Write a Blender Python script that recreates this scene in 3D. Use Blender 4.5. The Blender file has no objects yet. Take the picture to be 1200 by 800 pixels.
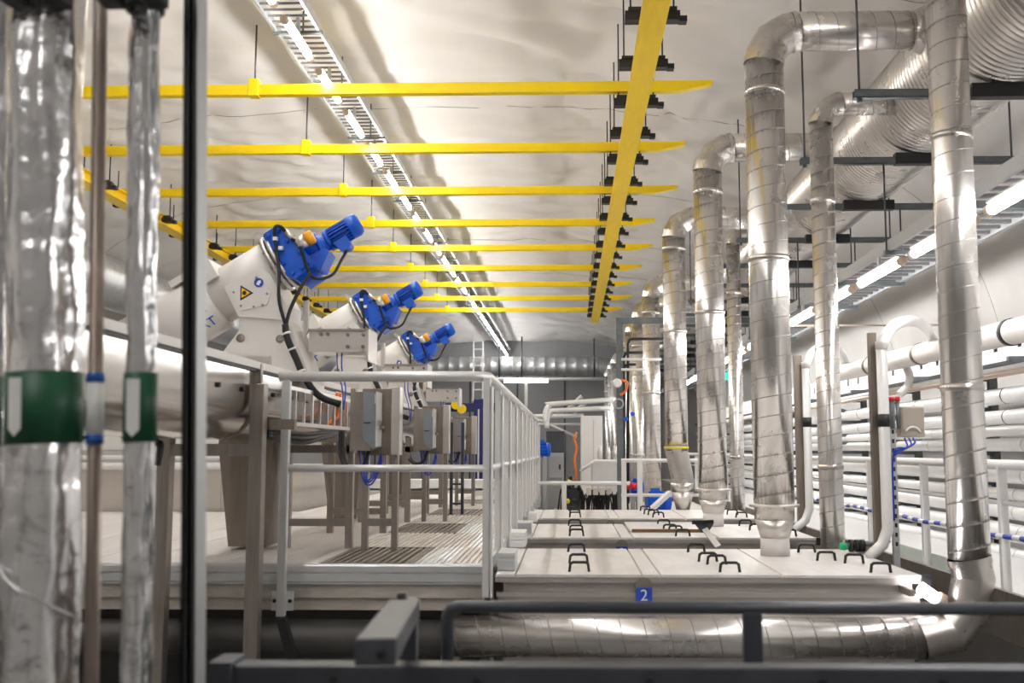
import bpy, math, random
from mathutils import Vector, Matrix, noise
random.seed(7)
SC = bpy.context.scene
COL = SC.collection
R = math.radians
E = 3.2                                            # eye height above the hall floor

# ------------------------------------------------------------------ camera
PITCH, YAW = R(6.05), R(1.5)
SHX = -(668 - 600 - 1200 * math.tan(YAW) / math.cos(PITCH)) / 1200
cam = bpy.data.cameras.new('camera'); camo = bpy.data.objects.new('camera', cam); COL.objects.link(camo)
cam.sensor_width = 36; cam.lens = 36; cam.shift_x = SHX; cam.clip_start = .05; cam.clip_end = 200
cam.dof.use_dof = True; cam.dof.focus_distance = 10.5; cam.dof.aperture_fstop = 2.6
camo.location = (0, 0, E); camo.rotation_euler = (math.pi / 2 + PITCH, 0, YAW)
SC.camera = camo
FW = Vector((-math.sin(YAW) * math.cos(PITCH), math.cos(YAW) * math.cos(PITCH), math.sin(PITCH)))
RT = Vector((math.cos(YAW), math.sin(YAW), 0)); UP = RT.cross(FW)
def ray(u, v): return FW + RT * ((u - 600 + 1200 * SHX) / 1200) + UP * ((400 - v) / 1200)
EYE = Vector((0, 0, E))
def P(u, v, Y): d = ray(u, v); return EYE + d * (Y / d.y)
def PZ(u, v, z): d = ray(u, v); return EYE + d * ((z - E) / d.z)
def PX(u, v, x): d = ray(u, v); return EYE + d * (x / d.x)
def PROJ(p): d = Vector(p) - EYE; k = d.dot(FW); return 600 - 1200 * SHX + 1200 * d.dot(RT) / k, 400 - 1200 * d.dot(UP) / k

# ------------------------------------------------------------------ world, exposure
w = bpy.data.worlds.new('World'); SC.world = w; w.use_nodes = True
w.node_tree.nodes['Background'].inputs[0].default_value = (.8, .85, .9, 1)
w.node_tree.nodes['Background'].inputs[1].default_value = .3
SC.view_settings.view_transform = 'Standard'; SC.view_settings.look = 'None'
SC.view_settings.gamma = 1; SC.view_settings.use_curve_mapping = False
SC.view_settings.exposure = 0.75
LAMP = 62.0                                        # emission of the tube lamps

# ------------------------------------------------------------------ materials
MATS = {}
def mat(name, col, rough=.5, metal=0, bump=0, bscale=30, var=0, vscale=4, emit=0, stretch=None, spec=.5, col2=None):
    if name in MATS: return MATS[name]
    m = bpy.data.materials.new(name); MATS[name] = m; m.use_nodes = True
    nt = m.node_tree; b = nt.nodes['Principled BSDF']
    b.inputs['Base Color'].default_value = (*col, 1); b.inputs['Roughness'].default_value = rough
    b.inputs['Metallic'].default_value = metal; b.inputs['Specular IOR Level'].default_value = spec
    if emit:
        b.inputs['Emission Color'].default_value = (*col, 1); b.inputs['Emission Strength'].default_value = emit
    if bump or var:
        tc = nt.nodes.new('ShaderNodeTexCoord'); mp = nt.nodes.new('ShaderNodeMapping')
        nt.links.new(tc.outputs['Object'], mp.inputs[0])
        if stretch: mp.inputs['Scale'].default_value = stretch
    if var:
        n = nt.nodes.new('ShaderNodeTexNoise'); n.inputs['Scale'].default_value = vscale; n.inputs['Detail'].default_value = 6
        n.inputs['Roughness'].default_value = .65
        nt.links.new(mp.outputs[0], n.inputs['Vector'])
        r = nt.nodes.new('ShaderNodeValToRGB'); r.color_ramp.elements[0].position = .3; r.color_ramp.elements[1].position = .7
        c2 = col2 or tuple(max(0, c * (1 - var)) for c in col)
        r.color_ramp.elements[0].color = (*c2, 1); r.color_ramp.elements[1].color = (*col, 1)
        nt.links.new(n.outputs['Fac'], r.inputs[0]); nt.links.new(r.outputs[0], b.inputs['Base Color'])
        if metal:
            mr = nt.nodes.new('ShaderNodeMapRange'); mr.inputs['To Min'].default_value = rough * 1.35; mr.inputs['To Max'].default_value = rough * .75
            nt.links.new(n.outputs['Fac'], mr.inputs[0]); nt.links.new(mr.outputs[0], b.inputs['Roughness'])
    if bump:
        n2 = nt.nodes.new('ShaderNodeTexNoise'); n2.inputs['Scale'].default_value = bscale; n2.inputs['Detail'].default_value = 5
        nt.links.new(mp.outputs[0], n2.inputs['Vector'])
        bp = nt.nodes.new('ShaderNodeBump'); bp.inputs['Strength'].default_value = bump; bp.inputs['Distance'].default_value = .02
        nt.links.new(n2.outputs['Fac'], bp.inputs['Height']); nt.links.new(bp.outputs[0], b.inputs['Normal'])
    return m
M = dict(
    fabric=mat('ceiling_fabric', (.80, .77, .745), .55, bump=.8, bscale=3.2, var=.07, vscale=.9, spec=.3, stretch=(1, .55, 1)),
    wallw=mat('wall_white', (.78, .775, .77), .6, var=.05, vscale=.8, bump=.1, bscale=8),
    wallg=mat('wall_grey', (.36, .36, .37), .7, var=.12, vscale=.6),
    floor=mat('floor_concrete', (.30, .29, .28), .6, var=.3, vscale=2, bump=.2, bscale=20),
    yellow=mat('yellow_paint', (1.0, .74, .0), .38, var=.12, vscale=5, col2=(.97, .66, .0)),
    yellow2=mat('yellow_rail_paint', (1.0, .72, .0), .4, var=.35, vscale=3, stretch=(6, 1, 6), col2=(.93, .60, .005)),
    black=mat('black_steel', (.018, .018, .02), .5, var=.3, vscale=12),
    rubber=mat('black_rubber', (.012, .012, .013), .45),
    rod=mat('threaded_rod', (.10, .10, .11), .4, .7),
    galv=mat('galvanised', (.62, .63, .64), .38, .75, var=.2, vscale=14),
    galvd=mat('galvanised_dark', (.17, .19, .20), .5, .4, var=.25, vscale=16),
    duct=mat('duct_metal', (.82, .795, .77), .25, .96, var=.14, vscale=3, bump=.02, bscale=5),
    ductr=mat('ribbed_duct_metal', (.78, .745, .715), .27, .96, var=.15, vscale=2),
    seam=mat('duct_seam', (.34, .31, .29), .4, .8),
    elbow=mat('elbow_metal', (.66, .625, .59), .27, .96, var=.2, vscale=5),
    stub=mat('stub_painted', (.70, .66, .64), .5, .15),
    steel=mat('stainless', (.43, .385, .345), .34, .85, var=.2, vscale=6, stretch=(7, 7, .6), bump=.04, bscale=40),
    steelb=mat('stainless_brushed', (.30, .25, .21), .42, .75, var=.22, vscale=5, stretch=(6, 6, .6)),
    steell=mat('stainless_light', (.74, .70, .66), .3, .8, var=.12, vscale=5),
    cream=mat('cream_paint', (.78, .745, .71), .42, var=.09, vscale=4, bump=.03, bscale=30),
    lid=mat('lid_steel', (.86, .82, .79), .38, .15, var=.2, vscale=3, stretch=(2, .5, 1), bump=.05, bscale=12),
    tankside=mat('tank_side_steel', (.60, .56, .53), .36, .6, var=.25, vscale=3, stretch=(1, 1, 3)),
    alu=mat('aluminium', (.72, .73, .735), .36, .55, var=.12, vscale=6),
    rail=mat('rail_aluminium', (.80, .79, .785), .35, .35, var=.08, vscale=7),
    white=mat('white_paint', (.86, .85, .84), .4, var=.05, vscale=5),
    wpipe=mat('white_pipe', (.88, .87, .86), .3, .15, var=.06, vscale=6),
    plank=mat('deck_board', (.90, .855, .83), .5, var=.15, vscale=3, stretch=(5, .5, 1), bump=.2, bscale=25),
    ribbed=mat('ribbed_board', (.74, .68, .63), .5, .2, var=.25, vscale=4, stretch=(3, .6, 1)),
    grate=mat('grating_steel', (.30, .25, .21), .5, .5, var=.3, vscale=10),
    beam=mat('beam_beige', (.58, .53, .47), .6, var=.3, vscale=4, bump=.2, bscale=15, stretch=(1, 1, 3)),
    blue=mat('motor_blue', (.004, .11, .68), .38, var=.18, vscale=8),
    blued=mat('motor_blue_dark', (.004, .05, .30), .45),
    navy=mat('navy_paint', (.018, .022, .16), .45, var=.2, vscale=4),
    orange=mat('orange_cap', (.95, .42, .01), .4),
    orangec=mat('orange_cable', (.85, .20, .02), .5),
    gbox=mat('drive_grey', (.23, .255, .285), .5),
    gbox2=mat('cabinet_grey', (.42, .43, .44), .5, var=.1),
    dgrey=mat('dark_grey_paint', (.055, .06, .075), .4, var=.3, vscale=9, bump=.05),
    foil=mat('foil', (.88, .88, .89), .2, .95, bump=.5, bscale=14, var=.25, vscale=5),
    brownp=mat('brown_steel_pipe', (.27, .215, .18), .35, .7, var=.3, vscale=5, stretch=(1, 1, .2)),
    green=mat('green_band', (.003, .075, .03), .45),
    bband=mat('blue_band', (.01, .10, .42), .45),
    wprint=mat('white_print', (.85, .85, .84), .5),
    bprint=mat('blue_print', (.012, .07, .48), .45),
    yprint=mat('yellow_print', (1, .55, .0), .45),
    bcable=mat('blue_hose', (.02, .05, .42), .4),
    red=mat('red_cap', (.65, .02, .02), .4),
    taupe=mat('taupe_box', (.40, .35, .29), .5),
    yellc=mat('yellow_tape', (.85, .68, .03), .5),
    copper=mat('copperish_pipe', (.66, .55, .48), .35, .6),
    tube=mat('lamp_tube', (1, .985, .96), .3, emit=LAMP),
    tuber=mat('lamp_tube_right', (1, .985, .97), .3, emit=LAMP * .62),
    rung=mat('ladder_rung', (.20, .20, .21), .5, .4),
    exitg=mat('exit_sign_green', (.02, .7, .3), .4, emit=1.2),
    socket=mat('lamp_socket', (.62, .48, .36), .5),
    glass=mat('greenish_panel', (.72, .80, .75), .2),
    tank2=mat('beige_tank', (.70, .64, .585), .5, var=.12, vscale=2),
    brown=mat('brown_edge', (.16, .09, .035), .5),
)

for n_ in M['fabric'].node_tree.nodes:             # crisp creases in the membrane
    if n_.type == 'BUMP':
        tx_ = n_.inputs['Height'].links[0].from_node
        tx_.noise_type = 'RIDGED_MULTIFRACTAL'; tx_.inputs['Scale'].default_value = 1.15; tx_.inputs['Detail'].default_value = 3
        tx_.inputs['Distortion'].default_value = .6
        n_.inputs['Strength'].default_value = .3; n_.inputs['Distance'].default_value = .03
# ------------------------------------------------------------------ mesh helpers
ORG = {}
class MB:
    def __init__(s): s.v = []; s.f = []; s.sm = []
    def add(s, vs, fs, smooth=False):
        o = len(s.v); s.v += [Vector(p) for p in vs]
        for f in fs: s.f.append([i + o for i in f]); s.sm.append(smooth)
        return s
    def box(s, x0, x1, y0, y1, z0, z1):
        vs = [(x, y, z) for x in (x0, x1) for y in (y0, y1) for z in (z0, z1)]
        return s.add(vs, [(0, 1, 3, 2), (4, 6, 7, 5), (0, 4, 5, 1), (2, 3, 7, 6), (0, 2, 6, 4), (1, 5, 7, 3)])
    def cbox(s, c, sx, sy, sz, m=None):
        vs = [Vector((x * sx / 2, y * sy / 2, z * sz / 2)) for x in (-1, 1) for y in (-1, 1) for z in (-1, 1)]
        if m is not None: vs = [m @ p for p in vs]
        vs = [p + Vector(c) for p in vs]
        return s.add(vs, [(0, 1, 3, 2), (4, 6, 7, 5), (0, 4, 5, 1), (2, 3, 7, 6), (0, 2, 6, 4), (1, 5, 7, 3)])
    def bar(s, p, q, wd, ht, up=(0, 0, 1)):
        p, q, up = Vector(p), Vector(q), Vector(up); d = (q - p).normalized()
        if abs(d.dot(up)) > .99: up = Vector((0, 1, 0))
        a = d.cross(up).normalized(); b = a.cross(d).normalized()
        vs = []
        for e in (p, q):
            for i, j in ((-1, -1), (1, -1), (1, 1), (-1, 1)): vs.append(e + a * (i * wd / 2) + b * (j * ht / 2))
        return s.add(vs, [(3, 2, 1, 0), (4, 5, 6, 7), (0, 1, 5, 4), (1, 2, 6, 5), (2, 3, 7, 6), (3, 0, 4, 7)])
    def tube(s, path, r, n=12, cap=True, smooth=True):
        path = [Vector(p) for p in path]; k = len(path)
        rs = r if isinstance(r, (list, tuple)) else [r] * k
        tg = []
        for i in range(k):
            a = path[i] - path[i - 1] if i else path[1] - path[0]
            b = path[i + 1] - path[i] if i < k - 1 else a
            tg.append((a.normalized() + b.normalized()).normalized())
        ref = Vector((0, 0, 1)) if abs(tg[0].z) < .9 else Vector((1, 0, 0))
        a = tg[0].cross(ref).normalized(); vs = []; prev = None
        for i in range(k):
            if prev is not None: a = (a - tg[i] * a.dot(tg[i])).normalized()
            b = tg[i].cross(a); prev = tg[i]
            # widen across the mitre so that the pipe keeps its section
            sc = 1.0; mx = None
            if 0 < i < k - 1:
                d = (path[i] - path[i - 1]).normalized(); c = max(.3, d.dot(tg[i]))
                if c < .999: sc = 1 / c; mx = (d - tg[i] * c).normalized()
            for j in range(n):
                t = 2 * math.pi * j / n; o = (a * math.cos(t) + b * math.sin(t)) * rs[i]
                if mx is not None: o += mx * (o.dot(mx) * (sc - 1))
                vs.append(path[i] + o)
        fs = [(i * n + j, i * n + (j + 1) % n, (i + 1) * n + (j + 1) % n, (i + 1) * n + j) for i in range(k - 1) for j in range(n)]
        s.add(vs, fs, smooth)
        if cap:
            o = len(s.v) - k * n
            s.f.append([o + j for j in reversed(range(n))]); s.sm.append(False)
            s.f.append([o + (k - 1) * n + j for j in range(n)]); s.sm.append(False)
        return s
    def lathe(s, prof, p, q, n=24, smooth=True, cap=True):
        # prof: (distance along p->q, radius)
        p, q = Vector(p), Vector(q); d = (q - p).normalized()
        ref = Vector((0, 0, 1)) if abs(d.z) < .9 else Vector((1, 0, 0))
        a = d.cross(ref).normalized(); b = d.cross(a); vs = []; k = len(prof)
        for t, r in prof:
            for j in range(n):
                g = 2 * math.pi * j / n; vs.append(p + d * t + (a * math.cos(g) + b * math.sin(g)) * r)
        fs = [(i * n + j, (i + 1) * n + j, (i + 1) * n + (j + 1) % n, i * n + (j + 1) % n) for i in range(k - 1) for j in range(n)]
        s.add(vs, fs, smooth)
        if cap:
            o = len(s.v) - k * n
            s.f.append([o + j for j in range(n)]); s.sm.append(False)
            s.f.append([o + (k - 1) * n + j for j in reversed(range(n))]); s.sm.append(False)
        return s
    def prism(s, poly, fa, fb, smooth=False):
        # poly: 2-D points; fa / fb turn a 2-D point into the two faces' 3-D points
        n = len(poly); vs = [fa(*p) for p in poly] + [fb(*p) for p in poly]
        fs = [tuple(range(n)), tuple(reversed(range(n, 2 * n)))]
        fs = [tuple(reversed(f)) for f in fs]
        s.add(vs, fs); s.add(vs, [(i, (i + 1) % n, n + (i + 1) % n, n + i) for i in range(n)], smooth)
        return s
    def mesh(s, name, m, org=Vector()):
        me = bpy.data.meshes.new(name)
        me.from_pydata([p - org for p in s.v], [], s.f)
        me.polygons.foreach_set('use_smooth', s.sm); me.materials.append(m); me.update()
        import bmesh
        bm = bmesh.new(); bm.from_mesh(me); bmesh.ops.recalc_face_normals(bm, faces=bm.faces); bm.to_mesh(me); bm.free()
        return me
    def build(s, name, m, parent=None, bevel=0):
        m = M[m] if isinstance(m, str) else m
        if parent is None:
            xs = [p.x for p in s.v]; ys = [p.y for p in s.v]; zs = [p.z for p in s.v]
            org = Vector(((min(xs) + max(xs)) / 2, (min(ys) + max(ys)) / 2, min(zs)))
        else: org = ORG[parent]
        o = bpy.data.objects.new(name, s.mesh(name, m, org)); COL.objects.link(o)
        if parent is None: o.location = org
        else: o.parent = parent
        ORG[o] = org
        if bevel:
            b = o.modifiers.new('bevel', 'BEVEL'); b.width = bevel; b.segments = 2; b.limit_method = 'ANGLE'
        return o
def tag(o, label=None, cat=None, group=None, kind=None):
    if label: o['label'] = label
    if cat: o['category'] = cat
    if group: o['group'] = group
    if kind: o['kind'] = kind
    return o
def thing(name, label, cat, loc=(0, 0, 0), group=None):
    o = bpy.data.objects.new(name, None); COL.objects.link(o); o.location = loc; ORG[o] = Vector(loc)
    o.empty_display_size = .1
    return tag(o, label, cat, group)
def inst(src, name, parent, off):
    """another object on the same mesh as src, shifted by off"""
    o = bpy.data.objects.new(name, src.data); COL.objects.link(o); o.parent = parent
    o.location = Vector(off); ORG[o] = ORG[parent]
    for md in src.modifiers:
        b = o.modifiers.new(md.name, md.type); b.width = md.width; b.segments = md.segments; b.limit_method = md.limit_method
    return o
def copy_tree(o, parent=None):
    c = o.copy(); COL.objects.link(c)
    if parent is not None: c.parent = parent
    for ch in o.children: copy_tree(ch, c)
    return c
def struct(name, mb, m): return tag(mb.build(name, m), kind='structure')
def arc(c, r, a0, a1, n, ax=(1, 0, 0), ay=(0, 0, 1)):
    ax, ay, c = Vector(ax), Vector(ay), Vector(c)
    return [c + ax * (r * math.cos(R(a0 + (a1 - a0) * i / n))) + ay * (r * math.sin(R(a0 + (a1 - a0) * i / n))) for i in range(n + 1)]
def smoothpath(pts, n=6):
    """Catmull-Rom through the points"""
    pts = [Vector(p) for p in pts]; out = []
    q = [pts[0] * 2 - pts[1]] + pts + [pts[-1] * 2 - pts[-2]]
    for i in range(1, len(q) - 2):
        for k in range(n):
            t = k / n; a, b, c, d = q[i - 1], q[i], q[i + 1], q[i + 2]
            out.append(.5 * ((2 * b) + (c - a) * t + (2 * a - 5 * b + 4 * c - d) * t * t + (3 * b - a - 3 * c + d) * t ** 3))
    return out + [pts[-1]]
def text_mesh(txt, name, m, parent, loc, size, rotm, depth=.001):
    cu = bpy.data.curves.new(name, 'FONT'); cu.body = txt; cu.size = size; cu.align_x = 'CENTER'; cu.align_y = 'CENTER'; cu.extrude = depth
    t = bpy.data.objects.new('t', cu); COL.objects.link(t)
    bpy.context.view_layer.update()
    me = bpy.data.meshes.new_from_object(t.evaluated_get(bpy.context.evaluated_depsgraph_get()))
    bpy.data.objects.remove(t)
    me.transform(Matrix.Translation(Vector(loc) - ORG[parent]) @ rotm.to_4x4()); me.materials.clear(); me.materials.append(M[m])
    o = bpy.data.objects.new(name, me); COL.objects.link(o); o.parent = parent; ORG[o] = ORG[parent]
    return o
FRONT = Matrix.Rotation(math.pi / 2, 3, 'X')       # text facing -Y
ORD = ['first', 'second', 'third', 'fourth', 'fifth', 'sixth', 'seventh', 'eighth', 'ninth', 'tenth', 'eleventh', 'twelfth', 'thirteenth', 'fourteenth',
       'fifteenth', 'sixteenth', 'seventeenth', 'eighteenth', 'nineteenth', 'twentieth', 'twenty-first', 'twenty-second', 'twenty-third', 'twenty-fourth',
       'twenty-fifth', 'twenty-sixth', 'twenty-seventh', 'twenty-eighth', 'twenty-ninth', 'thirtieth', 'thirty-first']

# ------------------------------------------------------------------ hall shell
YB, YN = 40.0, -7.0
AX, AH, AZ = -1.8, 7.1, 4.22                       # arch axis, half width, rise above the eye
def arch(x): return E + AZ * (1 - min(1, abs(x - AX) / AH) ** 3) ** (1 / 3)
def ceil_pt(t, y, lump=True):
    a = math.pi * t; c, s_ = math.cos(a), math.sin(a)
    x = AX - AH * math.copysign(abs(c) ** (2 / 3), c); z = E + AZ * abs(s_) ** (2 / 3)
    if lump:
        bay = (y + 100) / 2.0; f = abs(bay - round(bay)) * 2        # 0 on a purlin, 1 midway
        sag = -.035 * f * f
        k = noise.fractal(Vector((x * .55, y * .8, 3.1)), 1.0, 2.0, 4) * .05
        k += (1 - abs(noise.noise(Vector((x * .9 + y * .25, y * 1.7 - x * .5, 9))))) ** 4 * .06
        k += (1 - abs(noise.noise(Vector((x * 2.6 - y * .9, y * 1.3 + x * .6, 21))))) ** 6 * .038
        z += (sag + k) * abs(s_) ** .5
        x += (sag + k) * c * .6
    return Vector((x, y, z))
mb = MB(); NX = 220; ys = [YN + (YB - YN) * i / 420 for i in range(421)]
vs = [ceil_pt(.0 + j / NX, y) for y in ys for j in range(NX + 1)]
mb.add(vs, [(i * (NX + 1) + j, i * (NX + 1) + j + 1, (i + 1) * (NX + 1) + j + 1, (i + 1) * (NX + 1) + j) for i in range(len(ys) - 1) for j in range(NX)], True)
ceiling = struct('ceiling', mb, 'fabric')
XL, XR = AX - AH, AX + AH
mb = MB()
for k in range(6):                                # welded seams running across the membrane
    y = 8.4 + 4 * k
    mb.tube([ceil_pt(t / 120, y) - Vector((0, 0, .004)) for t in range(4, 117)], .005, 4)
    mb.build('seam', mat('seam_line', (.45, .42, .39), .6), ceiling); mb = MB()
struct('wall_left', MB().box(XL - .1, XL, YN, YB, 0, E + .02), mat('wall_left_grey', (.50, .485, .47), .6, var=.08, vscale=.8))
wall_r = struct('wall_right', MB().box(XR, XR + .1, YN, YB, 0, E + .02), 'wallw')
struct('wall_back', MB().box(XL - .1, XR + .1, YB, YB + .15, 0, E + AZ + .3), 'wallg')
struct('wall_front', MB().box(XL - .1, XR + .1, YN - .15, YN, 0, E + AZ + .3), 'wallw')
struct('floor', MB().box(XL - .1, XR + .1, YN - .1, YB + .1, -.1, 0), 'floor')

# ------------------------------------------------------------------ crane: rails and cross beams
BY = [9.77 + 2.0 * k for k in range(9)]
BZ = P(500, 291, BY[4]).z                          # centre of the cross beams
RX = P(697, 377, 26.6).x; RZ = BZ - .22            # under side of the rails
def crane_rail(x, y1, label):
    t = thing('crane_rail', label, 'crane rail', (x, 2, RZ))
    MB().box(x - .105, x + .105, 2, y1, RZ, RZ + .018).box(x - .009, x + .009, 2, y1, RZ + .018, RZ + .155).box(x - .07, x + .07, 2, y1, RZ + .155, RZ + .17).build('rail_profile', 'yellow2', t)
    MB().box(x - .1, x + .1, y1, y1 + .03, RZ - .02, RZ + .17).build('end_stop', 'yellow', t)
    first = None
    for k in range(22):
        y = BY[0] - 4 + k
        if y > y1: break
        for sx in (-1, 1):
            c = x + sx * .14
            if first is None:
                first = MB().box(c - .075, c + .075, y - .05, y + .05, RZ + .025, RZ + .10).box(c - .05, c + .05, y - .065, y + .065, RZ + .10, RZ + .125).box(c - sx * .1 - .03, c - sx * .1 + .03, y - .04, y + .04, RZ + .015, RZ + .06).build('clamp', 'black', t); fo = Vector((c, y, 0))
                o = first
            else: o = inst(first, 'clamp', t, Vector((c, y, 0)) - fo)
            top = arch(c) + .02 - RZ
            MB().tube([(c + sx * .03, y + .0, RZ + .12), (c + sx * .03, y, RZ + top)], .008, 6).build('hanger_rod', 'black', t)
    return t
crane_rail(RX, 26.6, 'wide yellow crane rail running away under the middle of the ceiling')
crane_rail(-6.1, 26.3, 'yellow crane rail along the left side behind the silver pipes')
for k, y in enumerate(BY):
    t = thing('crane_beam', f'yellow overhead cross beam, {ORD[k]} from the camera', 'beam', (-2.4, y, BZ), 'yellow cross beams')
    h = .052; x1 = 1.32 + .25 * random.random()
    poly = [(-6.3, -h), (x1 - .32, -h), (x1, h * .3), (x1, h), (-6.3, h)]
    MB().prism(poly, lambda a, b: Vector((a, y - .045, BZ + b)), lambda a, b: Vector((a, y + .045, BZ + b))).build('beam', 'yellow', t, .004)
    for xh in (-3.12,):
        MB().box(xh - .05, xh + .05, y - .06, y + .06, BZ - .065, BZ + .11).build('hanger_bracket', 'yellow', t, .006)
        MB().tube([(xh, y, BZ + .1), (xh, y, arch(xh) + .04)], .009, 6).build('hanger_rod', 'rod', t)

# ------------------------------------------------------------------ cable ladders with tube lamps
def lamp(name, label, c, length, group, r=.028, tm='tube'):
    t = thing(name, label, 'lamp', c, group); x, y, z = c
    MB().tube([(x, y - length / 2, z), (x, y + length / 2, z)], r, 10).build('tube', tm, t)
    hw = r * (1.15 if tm == 'tuber' else 1.02)
    MB().box(x - hw, x + hw, y - length / 2, y + length / 2, z + r + .004, z + r + .02).build('housing', 'galv', t)  # strip added above the tube to hold back its upward light
    for s_ in (-1, 1):
        e = y + s_ * length / 2
        MB().lathe([(0, r), (.004, r + .008), (.06, r + .008), (.064, .012)], (x, e, z), (x, e + s_, z), 10).build('end_cap', 'socket', t)
    MB().box(x - .012, x + .012, y - .03, y + .03, z + r, z + (.2 if z > E + 3 else .14)).build('bracket', 'galv', t)
    return t
LZ = E + 3.85
xl, xr = PZ(300, 0, LZ).x, PZ(354, 0, LZ).x
lx = (xl + xr) / 2
t = thing('cable_ladder', 'long ceiling cable ladder carrying a row of tube lamps, left of the yellow rail', 'cable ladder', (lx, 9, LZ))
for x in (xl, xr): MB().box(x - .012, x + .012, -6, 39.4, LZ - .03, LZ + .05).build('side_rail', 'galv', t)
r0 = MB().box(xl, xr, 8.2 - .009, 8.2 + .01, LZ - .012, LZ + .004).build('rung', 'rung', t)
n = 0; y = 8.2
while y < 39.2:
    y += .125; n += 1
    if n < 250: inst(r0, 'rung', t, (0, y - 8.2, 0))
mbb = MB(); y = -6
while y < 8.1: mbb.box(xl, xr, y - .012, y + .012, LZ - .012, LZ + .004); y += .125
tag(mbb.build('rung_row', 'galv', t), kind='stuff')
for k in range(24):
    y = 2.6 + 1.6 * k
    MB().box(xl - .03, xr + .03, y - .02, y + .02, LZ - .05, LZ - .025).build('cross_channel', 'galvd', t)
    MB().tube([(lx + .05, y, LZ - .04), (lx + .05, y, arch(lx) + .03)], .008, 6).build('hanger_rod', 'rod', t)
for k in range(36):
    y = 9.95 + 1.2 * (k - 11)
    if y > 39: break
    i = k - 10
    if y < -5: continue
    lb = f'bright tube lamp below the left ceiling cable ladder, {ORD[i]} in view from the camera' if 0 <= i else 'bright tube lamp below the left cable ladder, above the top picture edge'
    lamp('tube_lamp', lb, (PZ(371, 80, LZ - .21).x, y, LZ - .21), .8, 'tube lamps of the left cable ladder' if i >= 0 else 'left tube lamps above the picture')

a1, a2 = P(925, 216, 10), P(930, 319, 10)
t1, t2 = math.atan2(a1.z - E, a1.x), math.atan2(a2.z - E, a2.x)
DR = .45; tm = (t1 + t2) / 2; dd = DR / math.sin((t1 - t2) / 2)
DX, DZ = dd * math.cos(tm), E + dd * math.sin(tm)
TZ = E + 1.75
xl, xr = PZ(1147, 222.6, TZ).x, PZ(1200, 251, TZ).x
tx = (xl + xr) / 2
t = thing('cable_ladder', 'galvanised cable ladder with tube lamps along the right wall below the ribbed duct', 'cable ladder', (tx, 9, TZ))
for x in (xl, xr): MB().box(x - .015, x + .015, -6, 34, TZ - .04, TZ + .06).build('side_rail', mat('tray_side', (.36, .365, .38), .45, .5), t)
r0 = MB().box(xl, xr, 5 - .02, 5 + .02, TZ - .02, TZ + .005).build('rung', 'rung', t)
for k in range(1, 140): inst(r0, 'rung', t, (0, k * .2, 0))
mbb = MB()
for k in range(54): mbb.box(xl, xr, 4.8 - k * .2 - .02, 4.8 - k * .2 + .02, TZ - .02, TZ + .005)
tag(mbb.build('rung_row', 'galv', t), kind='stuff')
for k in range(6):
    y0 = 5 + 3 * k
    for j in range(3): MB().tube(smoothpath([(xl + .1 + .12 * j + random.uniform(-.04, .04), y0 + i * .75, TZ + .02) for i in range(5)], 3), .014, 6).build('cable', 'rubber' if j else 'orangec', t)
for k in range(17):
    y = 3.7 + 1.7 * k
    MB().box(xl - .05, xr + .05, y - .03, y + .03, TZ - .075, TZ - .035).build('cross_channel', 'galvd', t)
    for x in (xl - .03, xr + .03): MB().tube([(x, y, TZ - .05), (x, y, DZ - DR - .08)], .008, 6).build('hanger_rod', 'rod', t)
for k in range(26):
    y = 7.5 + 1.5 * (k - 8)
    i = k - 7
    if y < 1 or y > 26: continue
    lb = f'bright tube lamp below the right wall cable ladder, {ORD[i]} in view from the camera' if i >= 0 else 'bright tube lamp below the right cable ladder, beyond the right picture edge'
    lamp('tube_lamp', lb, (PZ(1070, 298, TZ - .2).x, y, TZ - .2), 1.15, 'tube lamps of the right cable ladder' if i >= 0 else 'right tube lamps beyond the picture', .034, 'tuber')

# ------------------------------------------------------------------ the big ribbed duct and its hangers
prof = []; y = 0
while y < 36:
    prof += [(y, DR), (y + .05, DR - .002), (y + .054, DR + .006), (y + .062, DR + .006)]; y += .066
MAIN = thing('ribbed_duct', 'huge ribbed metal ventilation duct along the upper right of the hall', 'duct', (DX, 3, DZ))
MB().lathe(prof, (DX, 3, DZ), (DX, 4, DZ), 40).build('duct_shell', 'ductr', MAIN)
for k in range(18):
    y = 3.7 + 1.7 * k; zz = DZ - DR - .06
    lb = f'grey steel channel carrying the ribbed duct, {ORD[k - 2]} from the camera' if k > 1 else ('grey steel channel carrying the ribbed duct, nearest to the camera, outside the top right', 'grey steel channel carrying the ribbed duct, just outside the top right corner')[k]
    t = thing('duct_hanger', lb, 'hanger', (DX, y, zz), 'channels under the ribbed duct')
    x0, x1 = 2.02, 4.15
    MB().box(x0, x1, y - .03, y + .03, zz - .03, zz - .024).box(x0, x1, y - .03, y - .025, zz - .03, zz + .03).box(x0, x1, y + .025, y + .03, zz - .03, zz + .03).box(x0, x1, y - .03, y - .014, zz + .024, zz + .03).box(x0, x1, y + .014, y + .03, zz + .024, zz + .03).build('channel', 'galvd', t)
    MB().box(DX - .26, DX + .26, y - .04, y + .04, zz - .034, zz + .066).build('rubber_pad', 'black', t)
    for x in (x0 + .04, x1 - .3): MB().tube([(x, y, zz - .05), (x, y, arch(x) + .03)], .009, 6).lathe([(0, .02), (.03, .02)], (x, y, zz - .06), (x, y, zz), 6).build('hanger_rod', 'rod', t)

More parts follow.
